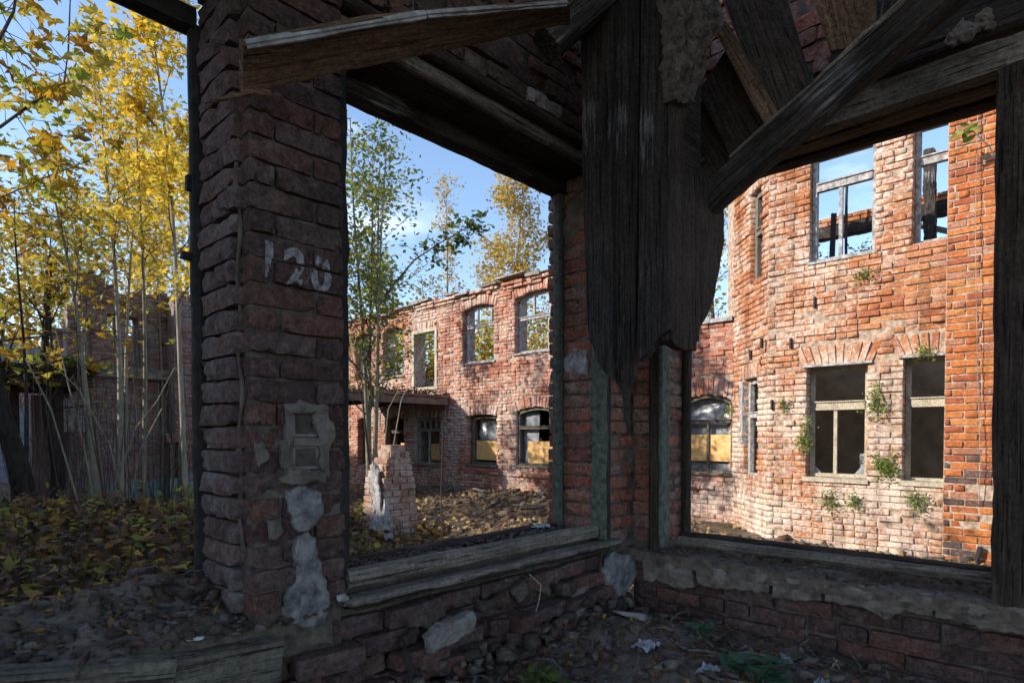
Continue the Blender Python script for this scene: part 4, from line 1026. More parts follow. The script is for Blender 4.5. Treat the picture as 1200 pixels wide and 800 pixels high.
# --- the pier
pier = thing('brick_pier', 'dark brick pier with the number 120 painted on it, between left and middle openings', 'pier', ((P0 + P1) / 2, YA + .15, ZR(-.62)))
mb = MB(); mb.box(P0 + .034, P1 - .012, YA + .019, YAO - .02, ZR(-.75), ZR(2.3)); mb.build('mortar_core', M['mortar_dark'], pier)
bk = []; rr = random.Random(5); r = 0; z = ZR(-.575)
NICHE = (onY(336, 500, YA).x, onY(383, 500, YA).x, onY(360, 556, YA).z, onY(360, 474, YA).z)
while z < ZR(2.2):
    zc = z + cn / 2; U = Vector((1, 0, 0)); low = z < ZR(.0)
    cut = (P0 + (.245 if r % 2 else .115)) + rr.uniform(-.012, .012)
    for a, b in ((P0 + .024, cut), (cut, P1)):
        parts = [(a, b)]
        if NICHE[2] < zc < NICHE[3]:
            parts = [(s, min(e, NICHE[0])) for s, e in parts if s < NICHE[0] - .02] + [(max(s, NICHE[1]), e) for s, e in parts if e > NICHE[1] + .02]
        for s, e in parts:
            if e - s < .03: continue
            pr = rr.gauss(0, .006) - (.03 if low and rr.random() < .15 else 0)
            dp = .085
            Mx = brick_M(Vector(((s + e) / 2, YA - pr * 0 + dp / 2 - max(-.012, min(.012, pr)), zc)), U, rr.gauss(0, .012), (e - s - .011, dp, cn - .009 * rr.uniform(.6, 1.5)), rr.gauss(0, .018))
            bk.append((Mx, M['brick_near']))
    # toothed jamb of the left opening: outer half stepped back behind a groove
    w1 = rr.uniform(.255, .285); U2 = Vector((0, 1, 0)); pj = rr.uniform(-.003, .007)
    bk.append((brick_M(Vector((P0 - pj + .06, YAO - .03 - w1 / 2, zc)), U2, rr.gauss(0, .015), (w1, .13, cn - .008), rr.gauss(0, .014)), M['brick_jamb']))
    z += cn; r += 1
emit(pier, bk, 'eroded', 300)
# shallow groove with an old cable, mortar run
cb = MB(); pts = []; 
for i in range(26): 
    zz = ZR(1.0) - i * .055; pts.append((P0 + .020 + .006 * math.sin(i * 1.3), YA + .072 + .008 * math.sin(i * .7), zz))
cb.tube(pts, [.007 + .003 * math.sin(i * 2.1) for i in range(26)], 6); cb.build('cable', M['mortar_dark'], pier)
# niche: two old switch boxes in a plaster surround
xa, xb, za, zb_ = NICHE; ys = YA - .004
bx = MB(); zm = onY(360, 517, YA).z
fr = MB()
for (a, b, c, d) in ((xa - .004, xa + .018, za, zb_), (xb - .016, xb + .004, za, zb_), (xa + .018, xb - .016, zb_ - .016, zb_), (xa + .018, xb - .016, za, za + .014), (xa + .018, xb - .016, zm - .012, zm + .012)):
    fr.box(a, b, YA - .008, YA + .07, c, d, .004)
fr.build('niche_surround', M['plaster_grey'], pier)
bx.box(xa + .02, xb - .018, YA + .05, YA + .09, za, zb_); bx.build('niche_back', M['iron'], pier)
for (c, d) in ((zm + .016, zb_ - .02), (za + .018, zm - .016)):
    t = MB(); n = 12; cx, cz = (xa + xb) / 2, (c + d) / 2
    fr2 = MB()
    for a0, a1, b0, b1 in ((xa + .024, xa + .034, c, d), (xb - .032, xb - .022, c, d), (xa + .034, xb - .032, d - .008, d), (xa + .034, xb - .032, c, c + .008)): fr2.box(a0, a1, YA + .012, YA + .05, b0, b1, .001)
    bxo = fr2.build('switch_box', M['concrete'], pier)
    t.box(xa + .036, xb - .034, YA + .040, YA + .048, c + .01, d - .01, .002); t.build('box_back', M['plaster_grey'] if c > zm else M['iron'], bxo)
    k = MB(); k.tube([(cx, YA + .028, cz), (cx, YA + .040, cz)], [.012, .014], 10); k.build('socket', M['iron'], bxo)
def ypoly(pts, Y): return [onY(x, y, Y) for x, y in pts]
PL = [([(336, 476), (354, 468), (384, 474), (386, 482), (352, 484), (340, 486)], .01), ([(332, 515), (341, 512), (343, 545), (336, 550), (329, 535)], .014), ([(372, 480), (384, 478), (388, 520), (383, 556), (375, 545), (377, 515)], .010),
      ([(338, 575), (352, 569), (372, 573), (379, 590), (374, 610), (362, 622), (352, 625), (343, 612), (340, 595)], .028), ([(350, 628), (362, 622), (372, 630), (376, 655), (384, 680), (386, 715), (382, 732), (360, 736), (340, 730), (333, 715), (340, 690), (347, 660)], .034),
      ([(340, 552), (384, 555), (380, 566), (352, 568), (330, 562)], .012), ([(300, 520), (309, 517), (314, 540), (305, 548)], .008), ([(312, 610), (330, 606), (334, 622), (318, 632)], .007)]
for i, (pl, th) in enumerate(PL):
    outline_slab('plaster_patch', ypoly(pl, YA - .012), (0, -1, 0), th * .6 + .012, M['plaster_near'] if th > .02 else M['plaster_grey'], pier, seed=i * 3.1, rough=.004)
# painted number, laid on the brick faces
tc = bpy.data.curves.new('painted_number', 'FONT'); tc.body = '120'; tc.size = .205; tc.space_character = 1.12; tc.offset = .007; tc.resolution_u = 3
to = bpy.data.objects.new('painted_number', tc); COL.objects.link(to)
dg = bpy.context.evaluated_depsgraph_get(); me0 = bpy.data.meshes.new_from_object(to.evaluated_get(dg)); bpy.data.objects.remove(to)
bm = bmesh.new(); bm.from_mesh(me0)
bmesh.ops.triangulate(bm, faces=list(bm.faces))
for _ in range(3): bmesh.ops.subdivide_edges(bm, edges=[e for e in bm.edges if e.calc_length() > .009], cuts=1); bmesh.ops.triangulate(bm, faces=list(bm.faces))
from mathutils.bvhtree import BVHTree
bvs = []; bfs = []
# the same shapes the wall uses, so the paint lies on them
for c in pier.children:
    if c.name.startswith('brick') and c.type == 'MESH' and ZR(.3) < WM[pier.name].translation.z + c.matrix_basis.translation.z < ZR(.8):
        b = len(bvs); W_ = WM[pier.name] @ c.matrix_basis
        bvs += [W_ @ v.co for v in c.data.vertices]; bfs += [tuple(b + i for i in p.vertices) for p in c.data.polygons]
tree_ = BVHTree.FromPolygons(bvs, bfs)
t0 = onY(315, 322, YA - .02); wtot = onY(388, 322, YA).x - t0.x
xs = [v.co.x for v in bm.verts]; sx = wtot / (max(xs) - min(xs)); mnx = min(xs); hgt = .128; ysz = max(v.co.y for v in bm.verts)
for v in bm.verts:
    x = t0.x + (v.co.x - mnx) * sx; zz = t0.z - .016 + v.co.y / ysz * hgt + .004 * math.sin(v.co.x * 40)
    hit = tree_.ray_cast(Vector((x, YA - .3, zz)), Vector((0, 1, 0)), .33)
    y = hit[0].y - .0016 if hit[0] is not None else YA + .012
    v.co = Vector((x, y, zz))
dele = [f for f in bm.faces if nz(f.calc_center_median(), 55, 2) + .8 * nz(f.calc_center_median(), 20, 5) > .36 or max(v.co.y for v in f.verts) - min(v.co.y for v in f.verts) > .008 or max(v.co.y for v in f.verts) > YA + .0085]
bmesh.ops.delete(bm, geom=dele, context='FACES')
me = bpy.data.meshes.new('painted_number'); bm.to_mesh(me); bm.free(); me.materials.append(M['paint_white']); link('painted_number', me, pier)

# --- timber frames of the openings
def frame_thing(lab, loc): return thing('window_frame', lab, 'frame', loc, 'empty timber window frames of the ruined room')
fl = frame_thing('dark iron edged frame post of the left opening against yellow leaves', (P0 - .03, YAO + .02, ZR(-.55)))
beam('frame_post', (P0 + .018, YAO + .025, ZR(-.62)), (P0 + .014, YAO + .025, ZR(1.42)), .065, .05, M['iron'], fl, up=(0, 1, 0), rough=.003)
beam('frame_head', (-1.6, YAO + .03, ZR(1.44)), (P0 - .0, YAO + .03, ZR(1.44)), .08, .08, M['iron'], fl)
for zz in (.85,): 
    mb = MB(); mb.box(P0 - .030, P0 - .016, YAO + .01, YAO + .03, ZR(zz), ZR(zz + .05), .003); mb.build('hinge', M['iron'], fl)
mb = MB(); mb.box(P0 - .048, P0 - .016, YAO + .01, YAO + .03, ZR(.612), ZR(.634), .003); mb.build('catch', M['iron'], fl)
fmid = frame_thing('grey painted frame of the middle opening with a heavy bottom rail', (1.9, YA + .2, ZR(-.56)))
beam('outer_post', (O2 - .02, YA + .29, ZR(-.55)), (O2 - .012, YA + .29, ZR(1.36)), .05, .06, M['paint_green'], fmid, up=(1, 0, 0), rough=.003)
beam('outer_rail', (P1 + .02, YA + .30, ZR(-.53)), (O2 - .03, YA + .30, ZR(-.52)), .06, .06, M['wood_dark'], fmid, rough=.006)
beam('near_post', (P1 + .000, YA + .04, ZR(-.55)), (P1 - .002, YA + .04, ZR(1.45)), .022, .07, M['iron'], fmid, up=(1, 0, 0), rough=.003)
beam('inner_rail', (P1 + .012, YA + .03, ZR(-.512)), (O2 - .03, YA + .03, ZR(-.515)), .065, .068, M['wood_grey'], fmid, rough=.004)
beam('ledge_board', (P1 - .05, YA - .03, ZR(-.578)), (O2 + .12, YA - .035, ZR(-.575)), .085, .024, M['wood_grey'], fmid, rough=.005, ragged=(.05, .04))
beam('ledge_board', (P1 - .02, YA - .005, ZR(-.604)), (O2 + .06, YA - .01, ZR(-.602)), .08, .018, M['wood_dark'], fmid, rough=.005, ragged=(.05, .06))
beam('casing', (O2 + .002, YA + .02, ZR(-.56)), (O2 + .006, YA + .02, ZR(1.36)), .022, .10, M['paint_green'], fmid, up=(0, 1, 0), rough=.002)
beam('casing', (O2 + .034, YA - .012, ZR(-.60)), (O2 + .038, YA - .012, ZR(1.40)), .045, .03, M['wood_dark'], fmid, up=(0, 1, 0), rough=.003)
# head of the middle opening: stepped boards
beam('outer_head', (P1 - .3, YA + .30, HEAD + .05), (O2 + .25, YA + .30, HEAD + .05), .10, .10, M['wood_char'], fmid, rough=.004)
beam('head_board', (P1 - .1, YA + .175, HEAD + .095), (O2 + .2, YA + .175, HEAD + .095), .20, .03, M['wood_dark'], fmid, rough=.004)
beam('head_board', (P1 - .1, YA + .065, HEAD + .105), (O2 + .2, YA + .065, HEAD + .105), .05, .06, M['wood_grey'], fmid, rough=.004)
beam('head_board', (P1 - .1, YA + .012, HEAD + .155), (O2 + .2, YA + .012, HEAD + .155), .05, .05, M['wood_dark'], fmid, rough=.006)
fb = frame_thing('broad weathered frame of the right opening facing the sunlit bay', (XW_ + .1, .9, ZR(-.6)))
beam('outer_post', (XWO - .06, OB - .02, ZR(-.6)), (XWO - .06, OB - .02, ZR(1.36)), .05, .05, M['wood_dark'], fb, up=(1, 0, 0), rough=.003)
beam('casing', (XW_ + .015, OB - .005, ZR(-.62)), (XW_ + .015, OB - .005, ZR(1.36)), .09, .03, M['paint_green'], fb, up=(0, 1, 0), rough=.002)
beam('casing', (XW_ - .02, OB + .035, ZR(-.64)), (XW_ - .02, OB + .035, ZR(1.40)), .035, .06, M['wood_dark'], fb, up=(0, 1, 0), rough=.003)
beam('bottom_rail', (XW_ + .11, .17, ZR(-.575)), (XW_ + .11, OB - .05, ZR(-.59)), .06, .05, M['wood_grey'], fb, rough=.004)
beam('bottom_rail', (XW_ + .17, .17, ZR(-.555)), (XW_ + .17, OB - .05, ZR(-.56)), .05, .035, M['wood_dark'], fb, rough=.005)
beam('side_post', (XW_ - .005, .175, ZR(-.66)), (XW_ - .005, .185, ZR(1.372)), .11, .12, M['wood_dark'], fb, up=(1, 0, 0), rough=.006)
beam('side_post', (XW_ + .03, .04, ZR(-.66)), (XW_ + .03, .05, ZR(1.372)), .10, .10, M['wood_dark'], fb, up=(1, 0, 0), rough=.008)
beam('head_board', (XW_ + .0, -.3, HEAD + .075), (XW_ + .0, OB + .2, HEAD + .075), .09, .125, M['wood_grey'], fb, rough=.005)
beam('head_board', (XW_ + .10, -.3, HEAD + .045), (XW_ + .10, OB + .1, HEAD + .045), .10, .08, M['wood_brown'], fb, rough=.004)
beam('outer_head', (XWO - .08, -.3, HEAD + .045), (XWO - .08, OB + .3, HEAD + .045), .10, .09, M['wood_dark'], fb, rough=.004)
beam('head_board', (XW_ - .05, -.3, HEAD + .165), (XW_ - .05, OB + .2, HEAD + .165), .06, .05, M['wood_dark'], fb, rough=.007)

# --- corner pillar and the brickwork over the openings
pillar = thing('corner_pillar', 'ragged inner brick corner between middle and right openings, red reveal bricks', 'pillar', (XW_, YA, ZR(-.62)))
mb = MB(); mb.box(O2 + .014, XWO - .02, YA + .007, YAO - .02, ZR(-.75), ZR(2.4)); mb.box(XW_ + .007, XWO - .02, OB + .014, YA + .007, ZR(-.75), ZR(2.4)); mb.build('mortar_core', M['mortar_dark'], pillar)
bk = []; z = ZR(-.60); r = 0
while z < ZR(2.2):
    zc = z + cn / 2
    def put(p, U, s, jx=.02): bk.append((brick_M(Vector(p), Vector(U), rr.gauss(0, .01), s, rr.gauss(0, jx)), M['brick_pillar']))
    e = rr.uniform(-.012, .016)
    a, b = (.14, .13) if r % 2 else (.2, .07)
    put((O2 + .075 + a / 2 - .03, YA + .045 - e, zc), (1, 0, 0), (a, .10, cn - .012)); 
    if b > .1: put((XW_ - b / 2 + .01, YA + .045 + e, zc), (1, 0, 0), (b, .10, cn - .014))
    put((XW_ + .045 - e, OB + .055 + .06, zc), (0, 1, 0), (.115, .10, cn - .012))
    # reveal of the middle opening
    put((O2 + .055, YA + .06 + .115, zc), (0, 1, 0), (.21 if r % 2 else .19, .10, cn - .012)); 
    put((O2 + .055 + rr.uniform(-.03, .0), YA + .335, zc), (0, 1, 0), (.07, .10, cn - .012))
    # reveal of the right opening
    put((XW_ + .16, OB + .05 + rr.uniform(-.006, .01), zc), (1, 0, 0), (.2, .09, cn - .013))
    z += cn; r += 1
emit(pillar, bk, 'eroded', 300)
outline_slab('plaster_patch', [Vector((O2 + .0, YA + y, ZR(z))) for y, z in ((.10, .33), (.26, .36), (.28, .45), (.20, .5), (.1, .47))], (-1, 0, 0), .03, M['plaster'], pillar, seed=3)
outline_slab('plaster_patch', [Vector((O2 + .004, YA + y, ZR(z))) for y, z in ((.10, .72), (.24, .8), (.26, 1.1), (.22, 1.33), (.1, 1.34))], (-1, 0, 0), .022, M['plaster_grey'], pillar, seed=5)
for i, (px, py, w) in enumerate(((754, 610, .02), (741, 545, .03), (727, 560, .02), (757, 500, .015))):
    p = onY(px, py, YA - .012); outline_slab('plaster_patch', [p + Vector((x * w, 0, zz * w)) for x, zz in ((-1, -1.2), (.9, -.9), (1.1, .8), (0, 1.5), (-.9, .9))], (0, -1, 0), .014, M['plaster_grey'], pillar, seed=i + 20.)

upper_a = thing('brick_lintel_wall', 'brickwork above the middle opening with one whitewashed brick near the post', 'wall', (1.8, YA + .2, ZR(1.5)))
V, Fc = wall_core(*WA, P1 + .01, XWO - .02, ZR(1.55), ZR(2.6), .34, [], front=.02); mesh_obj('mortar_core', V, Fc, M['mortar_dark'], upper_a)
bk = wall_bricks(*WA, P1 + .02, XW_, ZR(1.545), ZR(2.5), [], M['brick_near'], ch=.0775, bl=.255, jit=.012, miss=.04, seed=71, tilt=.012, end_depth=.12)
wb_ = onY(655, 145, YA); best = min(range(len(bk)), key=lambda i: (bk[i][0].translation - wb_).length)
bk[best] = (bk[best][0], M['plaster'])
emit(upper_a, bk, 'eroded', 200)
upper_b = thing('brick_lintel_wall', 'pale red brickwork above the right opening, seen through the hole in the boards', 'wall', (XW_ + .2, .9, ZR(1.5)))
V, Fc = wall_core(*WBI, -2.5, YA + .02, ZR(1.56), ZR(2.9), .28, [], front=.02); mesh_obj('mortar_core', V, Fc, M['mortar_dark'], upper_b)
bk = wall_bricks(*WBI, -1.2, YA - .02, ZR(1.565), ZR(2.8), [], M['brick_pillar'], ch=.0775, bl=.255, jit=.014, miss=.05, seed=73, tilt=.014, end_depth=.12)
emit(upper_b, bk, 'eroded', 160)
side = thing('side_wall', 'dark brick wall running on to the right of the frame post', 'wall', (XW_ + .15, -1, FL))
mb = MB(); mb.box(XW_ + .06, XWO, -3.2, -.01, FL - .3, ZR(1.56)); mb.build('wall_core', M['mortar_dark'], side)
emit(side, wall_bricks((XW_ + .05, 0, 0), (0, 1, 0), (-1, 0, 0), -3.2, -.02, FL - .2, ZR(1.55), [], M['brick_near'], ch=.0775, bl=.255, jit=.01, miss=.03, seed=91, tilt=.012), 'eroded', 0)
lintel_a = MB(); lintel_a.box(-2.4, P0 - .0, YA + .01, YAO - .02, ZR(1.49), ZR(2.6))
la = thing('head_beam', 'dark timber head wall above the left opening', 'beam', (-.5, YA + .2, ZR(1.5))); lintel_a.build('head_wall', M['wood_char'], la)

# --- parapets under the openings
def curve(pts):
    def f(v):
        for (a, b), (c, d) in zip(pts, pts[1:]):
            if v <= c: return b + (d - b) * (v - a) / max(1e-6, c - a)
        return pts[-1][1]
    return f
par_m = thing('parapet_wall', 'crumbling low wall of rubble brick under the middle opening', 'wall', (1.9, YA + .15, FL))
V, Fc = wall_core(*WA, .4, O2 + .3, FL - .25, ZR(-.60), .35, [], front=.05); mesh_obj('mortar_core', V, Fc, M['mortar_dark'], par_m)
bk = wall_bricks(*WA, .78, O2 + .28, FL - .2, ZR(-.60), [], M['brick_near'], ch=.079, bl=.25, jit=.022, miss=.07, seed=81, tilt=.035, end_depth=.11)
bk += [b for b in wall_bricks((0, YA - .07, 0), WA[1], WA[2], 1.0, O2 + .05, FL - .2, FL + .20, [], M['brick_near'], ch=.079, bl=.25, jit=.02, miss=.2, seed=83, tilt=.05) ]
emit(par_m, bk, 'eroded', 250)
SL = [([(505, 745), (520, 730), (558, 716), (558, 735), (530, 755), (508, 766)], .05, 'concrete', -.10), ([(713, 655), (748, 648), (748, 675), (732, 703), (722, 700), (715, 685)], .03, 'plaster', -.05), ([(672, 690), (690, 684), (694, 705), (675, 715)], .03, 'plaster_grey', -.03),
      ([(690, 700), (702, 695), (712, 715), (700, 733), (686, 735)], .03, 'concrete', -.02), ([(600, 690), (640, 680), (646, 698), (610, 706)], .03, 'rubble', -.02), ([(560, 700), (598, 690), (600, 708), (566, 718)], .03, 'rubble', -.02), ([(470, 715), (520, 706), (524, 722), (478, 732)], .03, 'rubble', -.02)]
for i, (pl, th, mt, dy) in enumerate(SL): outline_slab('plaster_patch' if 'plaster' in mt else 'stone', ypoly(pl, YA + dy), (0, -1, .1), th, M['plaster_near' if mt == 'plaster' else mt], par_m, seed=i * 2.7 + 40)
rt = MB(); rt.tube([onY(487, 738, YA - .05), onY(476, 748, YA - .07), onY(474, 765, YA - .09), onY(482, 785, YA - .1), onY(476, 806, YA - .1)], [.018, .02, .016, .014, .012], 7); rt.build('root', M['bark_dark'], par_m)
rt = MB(); rt.tube([onY(620, 672, YA - .06), onY(634, 685, YA - .08), onY(632, 702, YA - .09), onY(628, 716, YA - .08)], [.003] * 4, 4); rt.build('straw', M['wood_pale'], par_m)

par_r = thing('parapet_wall', 'low brick wall with a broken cast ledge under the right opening', 'wall', (XW_ + .15, .8, FL))
V, Fc = wall_core(*WBI, -1.4, YA, FL - .25, ZR(-.68), .30, [], front=.025); mesh_obj('mortar_core', V, Fc, M['mortar_dark'], par_r)
bk = wall_bricks(*WBI, -.9, YA - .01, FL - .16, ZR(-.70), [], M['brick_near'], ch=.080, bl=.262, jit=.009, miss=.0, seed=85, tilt=.008, joint=.013)
emit(par_r, bk, 'eroded', 200)
LED = [[(752, 653), (812, 660), (812, 688), (795, 690), (775, 682), (752, 680)], [(814, 660), (901, 672), (902, 694), (880, 693), (858, 690), (836, 690), (815, 682)], [(904, 672), (962, 680), (963, 703), (940, 704), (905, 700)], [(965, 681), (1093, 698), (1092, 722), (1060, 716), (1035, 727), (1012, 712), (985, 708), (966, 705)], [(1095, 698), (1230, 718), (1235, 752), (1200, 745), (1160, 738), (1120, 728), (1096, 723)]]
XL = XW_ - .075
for i, pl in enumerate(LED):
    (x0, y0), (x1, y1) = pl[0], pl[1]; low = sorted(pl[2:])
    low = [(x0, low[0][1])] + [q for q in low if x0 < q[0] < x1] + [(x1, low[-1][1])]; bot = curve(low)
    def Pl(s, t, x0=x0, x1=x1, y0=y0, y1=y1, bot=bot, i=i):
        x = x0 + 1 + (x1 - x0 - 2) * s; yt = y0 + (y1 - y0) * s; yb = bot(x) + 3.2 * nz((x * .11, i, 0), 1, 3) + 1.6 * nz((x * .4, i, 0), 1, 5)
        p = onX(x, yt + (yb - yt) * t, XL); p.x += .012 * t * t + .006 * nz((s * 4, t * 3, i), 1, 2) + (.010 if t < .06 else 0); return p
    grid_slab('ledge_slab', Pl, 40, 9, (-1, 0, 0), .10, M['concrete_dark'], par_r, rough=.004, seed=i * 5.1)
def sill_z(x, y): return -.635 + .03 * nz((x * 3, y * 3, 0), 1, 3) + .012 * nz((x * 14, y * 14, 0), 1, 6)
grid_slab('sill_rubble', lambda s, t: Vector((XL + .0 + (XWO - XL) * t, -1.0 + (OB + 1.3) * s, ZR(sill_z(XL + .4 * t, s * 3) - .015 + .03 * t))), 70, 12, (0, 0, 1), .06, M['dust'], par_r, rough=.008)
par_l = thing('parapet_wall', 'rubble covered sill under the left opening, faced with two old timbers', 'wall', (-.2, YA + .15, FL))
mb = MB(); mb.box(-2.4, .395, YA + .03, YAO, FL - .3, ZR(-.66)); mb.build('mortar_core', M['mortar_dark'], par_l)
beam('facing_timber', onY(-140, 800, YA) + Vector((0, 0, -.075)), onY(196, 768, YA) + Vector((0, 0, -.085)), .08, .17, M['wood_frame'], par_l, rough=.005)
beam('facing_timber', onY(199, 767, YA + .005) + Vector((0, 0, -.085)), onY(329, 741, YA) + Vector((0, 0, -.09)), .08, .17, M['wood_frame'], par_l, rough=.007, ragged=(0, .03))
def rub_z(x, y):
    f = max(0, min(1, (y - YA + .03) / .4))
    return -.625 + .17 * f + .05 * nz((x * 3.5, y * 5, 0), 1, 8) + .02 * nz((x * 15, y * 15, 0), 1, 4) - .12 * max(0, f - .9) * 10 * .5
grid_slab('sill_rubble', lambda s, t: Vector((-2.0 + (P1 + 1.95) * s, YA + .012 + .47 * t, ZR(rub_z(-2.0 + 3.03 * s, YA - .01 + .50 * t)))), 130, 28, (0, 0, 1), .12, M['dust'], par_l, rough=.016)
mb = MB(); p = onY(350, 752, YA); mb.box(p.x - .05, p.x + .055, YA + .034, YA + .06, p.z - .05, p.z + .05, .004); mb.build('hollow_shade', M['iron'], par_l)  # dark block: the shade of a hole put in as colour
grid_slab('sill_rubble', lambda s, t: Vector((P1 + .02 + (O2 - P1 - .04) * s, YA + .06 + .23 * t, ZR(-.50 - .035 + .03 * nz((s * 7, t * 2, 0), 1, 5) + .015 * nz((s * 30, t * 8, 0), 1, 7)))), 80, 12, (0, 0, 1), .08, M['dust'], par_m, rough=.008)

# --- the boxed timber post that has rotted off in mid air
XP, YP = 2.083, 1.152
post = thing('timber_post', 'charred boxed timber post hanging from above, its lower end rotted to splinters', 'post', (XP + .2, YP + .2, ZR(.2)))
def hanging(name, plane, lft, rgt, bot, thick, mat, nrm, ni=14, nj=60, rough=.0035, seed=0., top=-40, dx=0.0, relief=0.0):
    """plank hanging vertically in a plane; lft/rgt/bot give its worn outline along the height and width"""
    L, Rr, B = curve(lft), curve(rgt), curve(bot)
    def P(s, t):
        xm = L(300) * (1 - s) + Rr(300) * s
        yb = B(xm); y = top + (yb - top) * t; x = L(y) * (1 - s) + Rr(y) * s
        p = onX(x, y, XP + dx) if plane == 'x' else onY(x, y, YP + dx)
        e = relief * (.5 + .5 * nz((p.x * 40, p.y * 40, p.z * 2.2), 1, seed)) if relief else 0
        return p + Vector(nrm) * e
    p0 = P(.5, 0); M0 = axis_frame(p0, p0 - Vector((0, 0, 1)), nrm)
    return grid_slab(name, P, ni, nj, nrm, thick, mat, post, rough=rough, M0=M0, seed=seed)
hanging('plank', 'x', [(-40, 680), (200, 683), (330, 687), (420, 691)], [(-40, 718), (200, 717.5), (420, 719)], [(680, 396), (690, 402), (697, 424), (708, 438), (719, 445)], .035, M['wood_char'], (-1, 0, 0), seed=1., relief=.004, dx=.004)
hanging('plank', 'x', [(-40, 722), (420, 722)], [(-40, 750), (200, 748), (420, 743)], [(720, 446), (728, 456), (733, 462), (736, 460), (741, 450), (746, 440)], .03, M['wood_char'], (-1, 0, 0), seed=2., relief=.004, dx=.03)
hanging('plank', 'x', [(-40, 753), (420, 747)], [(-40, 783), (300, 784), (420, 785)], [(746, 425), (755, 418), (763, 407), (771, 396), (785, 385)], .05, M['wood_char'], (-1, 0, 0), seed=3., relief=.006, dx=-.012)
sp = MB(); a = onX(733, 455, XP + .03); b = onX(736, 512, XP + .03); sp.tube([a + Vector((0, 0, .08)), a.lerp(b, .5), b], [.024, .013, .002], 5); sp.build('splinter', M['wood_dark'], post)
hanging('plank', 'y', [(-40, 785), (420, 785)], [(-40, 812), (80, 812), (120, 806), (150, 800), (185, 797), (205, 812), (420, 815)], [(780, 392), (790, 404), (800, 410), (815, 410)], .04, M['wood_dark'], (0, -1, 0), seed=4., relief=.008)
hanging('plank', 'y', [(195, 798), (206, 813), (420, 816)], [(195, 806), (204, 838), (210, 847), (285, 848), (310, 843), (340, 838), (370, 829), (392, 818), (410, 812)], [(800, 412), (816, 411), (825, 404), (834, 388), (848, 362)], .05, M['wood_dark'], (0, -1, 0), seed=6., relief=.006, top=197, dx=.006)
hanging('mortar_fill', 'y', [(-40, 781), (140, 786)], [(-40, 838), (35, 839), (60, 827), (85, 821), (110, 812), (130, 806)], [(781, 116), (800, 124), (812, 118), (838, 112)], .06, M['fill_stone'], (0, -1, 0), seed=7., relief=.035, rough=.022, dx=-.02, ni=26, nj=50)
mb = MB(); mb.box(XP + .06, XP + .40, YP + .07, YP + .39, ZR(.42), ZR(2.3)); mb.build('core_timber', M['wood_char'], post)

# --- braces, joists and loose boards overhead
bl_ = thing('loose_board', 'long loose brown board leaning from the pier up to the post', 'board', tuple(onY(290, 110, 1.72)))
lp = [(262, 118), (300, 52), (437, 23), (652, 5), (640, 38), (570, 50), (400, 84), (290, 112)]
def bP(s, t):
    px = 285 + (668 - 285) * s
    top_y = curve([(285, 54), (437, 25), (655, 5)])(px); bot_y = curve([(285, 112), (400, 84), (480, 68), (570, 50), (655, 30)])(px)
    yy = 1.70 - .32 * s
    p = onY(px, top_y, yy - .10); q = onY(px, bot_y, yy + .02)
    return p + (q - p) * t
n_ = (bP(.5, 1) - bP(.5, 0)).cross(bP(1, .5) - bP(0, .5)).normalized(); n_ = n_ if n_.dot(-bP(.5, .5) + EYE) > 0 else -n_
grid_slab('board', bP, 60, 10, n_, .022, M['wood_brown'], bl_, rough=.003, M0=axis_frame(bP(0, .5), bP(1, .5), n_), seed=5.)
beam('lit_edge', bP(.01, .0) + Vector((0, .004, .004)), bP(.56, -.02) + Vector((0, .004, .004)), .02, .024, M['plaster'], bl_, rough=.003)  # pale strips paint the light along the board's upper edge
beam('lit_edge', bP(.565, -.02) + Vector((0, .004, .004)), bP(.99, .0) + Vector((0, .004, .004)), .02, .02, M['plaster'], bl_, rough=.003)
a = onY(296, 108, 1.70); b = onY(240, 121, 1.70); s_ = MB(); s_.tube([a + Vector((.05, 0, .01)), a, b], [.016, .013, .002], 5); s_.build('splinter', M['wood_brown'], bl_)
br = thing('brace_beam', 'thick dark diagonal brace from the post up to the right', 'beam', (2.5, 1.1, ZR(1.0)))
a = onX(812, 252, 2.47); b = onX(1140, -34, 2.47); beam('brace', a, b, .10, .122, M['wood_char'], br, up=(0, .5, .8), rough=.006)
c = (b - a).normalized(); up_ = Vector((0, -c.z, c.y)); up_ = up_ if up_.z > 0 else -up_
beam('top_lath', a + up_ * .066 + Vector((-.02, 0, 0)) + c * .25, b + up_ * .066 + Vector((-.02, 0, 0)), .07, .02, M['wood_grey'], br, up=tuple(up_), rough=.004)
JB = thing('ceiling_joist', 'square dark joist end between the loose board and the post', 'beam', tuple(onY(640, 60, 1.6)))
a = onY(640, 52, 1.60); b = onY(712, -8, 1.46); beam('joist', a, b + (b - a) * .9, .12, .13, M['wood_char'], JB, rough=.005)
SH = [('wide dark plank leaning between post and brace', [(838, -20), (915, -20), (955, 112), (912, 160)], 2.60, 'wood_dark'), ('narrow plank with a light edge beside the wide leaning plank', [(834, 30), (850, 24), (922, 150), (906, 166)], 2.58, 'wood_brown'), ('short plank just right of the eaten away post edge', [(818, 108), (850, 60), (900, 164), (864, 200)], 2.64, 'wood_dark'),
      ('lowest short plank above the foot of the brace', [(800, 150), (822, 118), (864, 198), (846, 216)], 2.66, 'wood_dark'), ('broad plank hanging at the top right of the brick hole', [(946, -20), (1024, -20), (1028, 50), (972, 60)], 2.56, 'wood_brown'), ('black plank beside the upper end of the brace', [(1026, -20), (1100, -20), (1062, 44), (1030, 52)], 2.62, 'wood_char')]
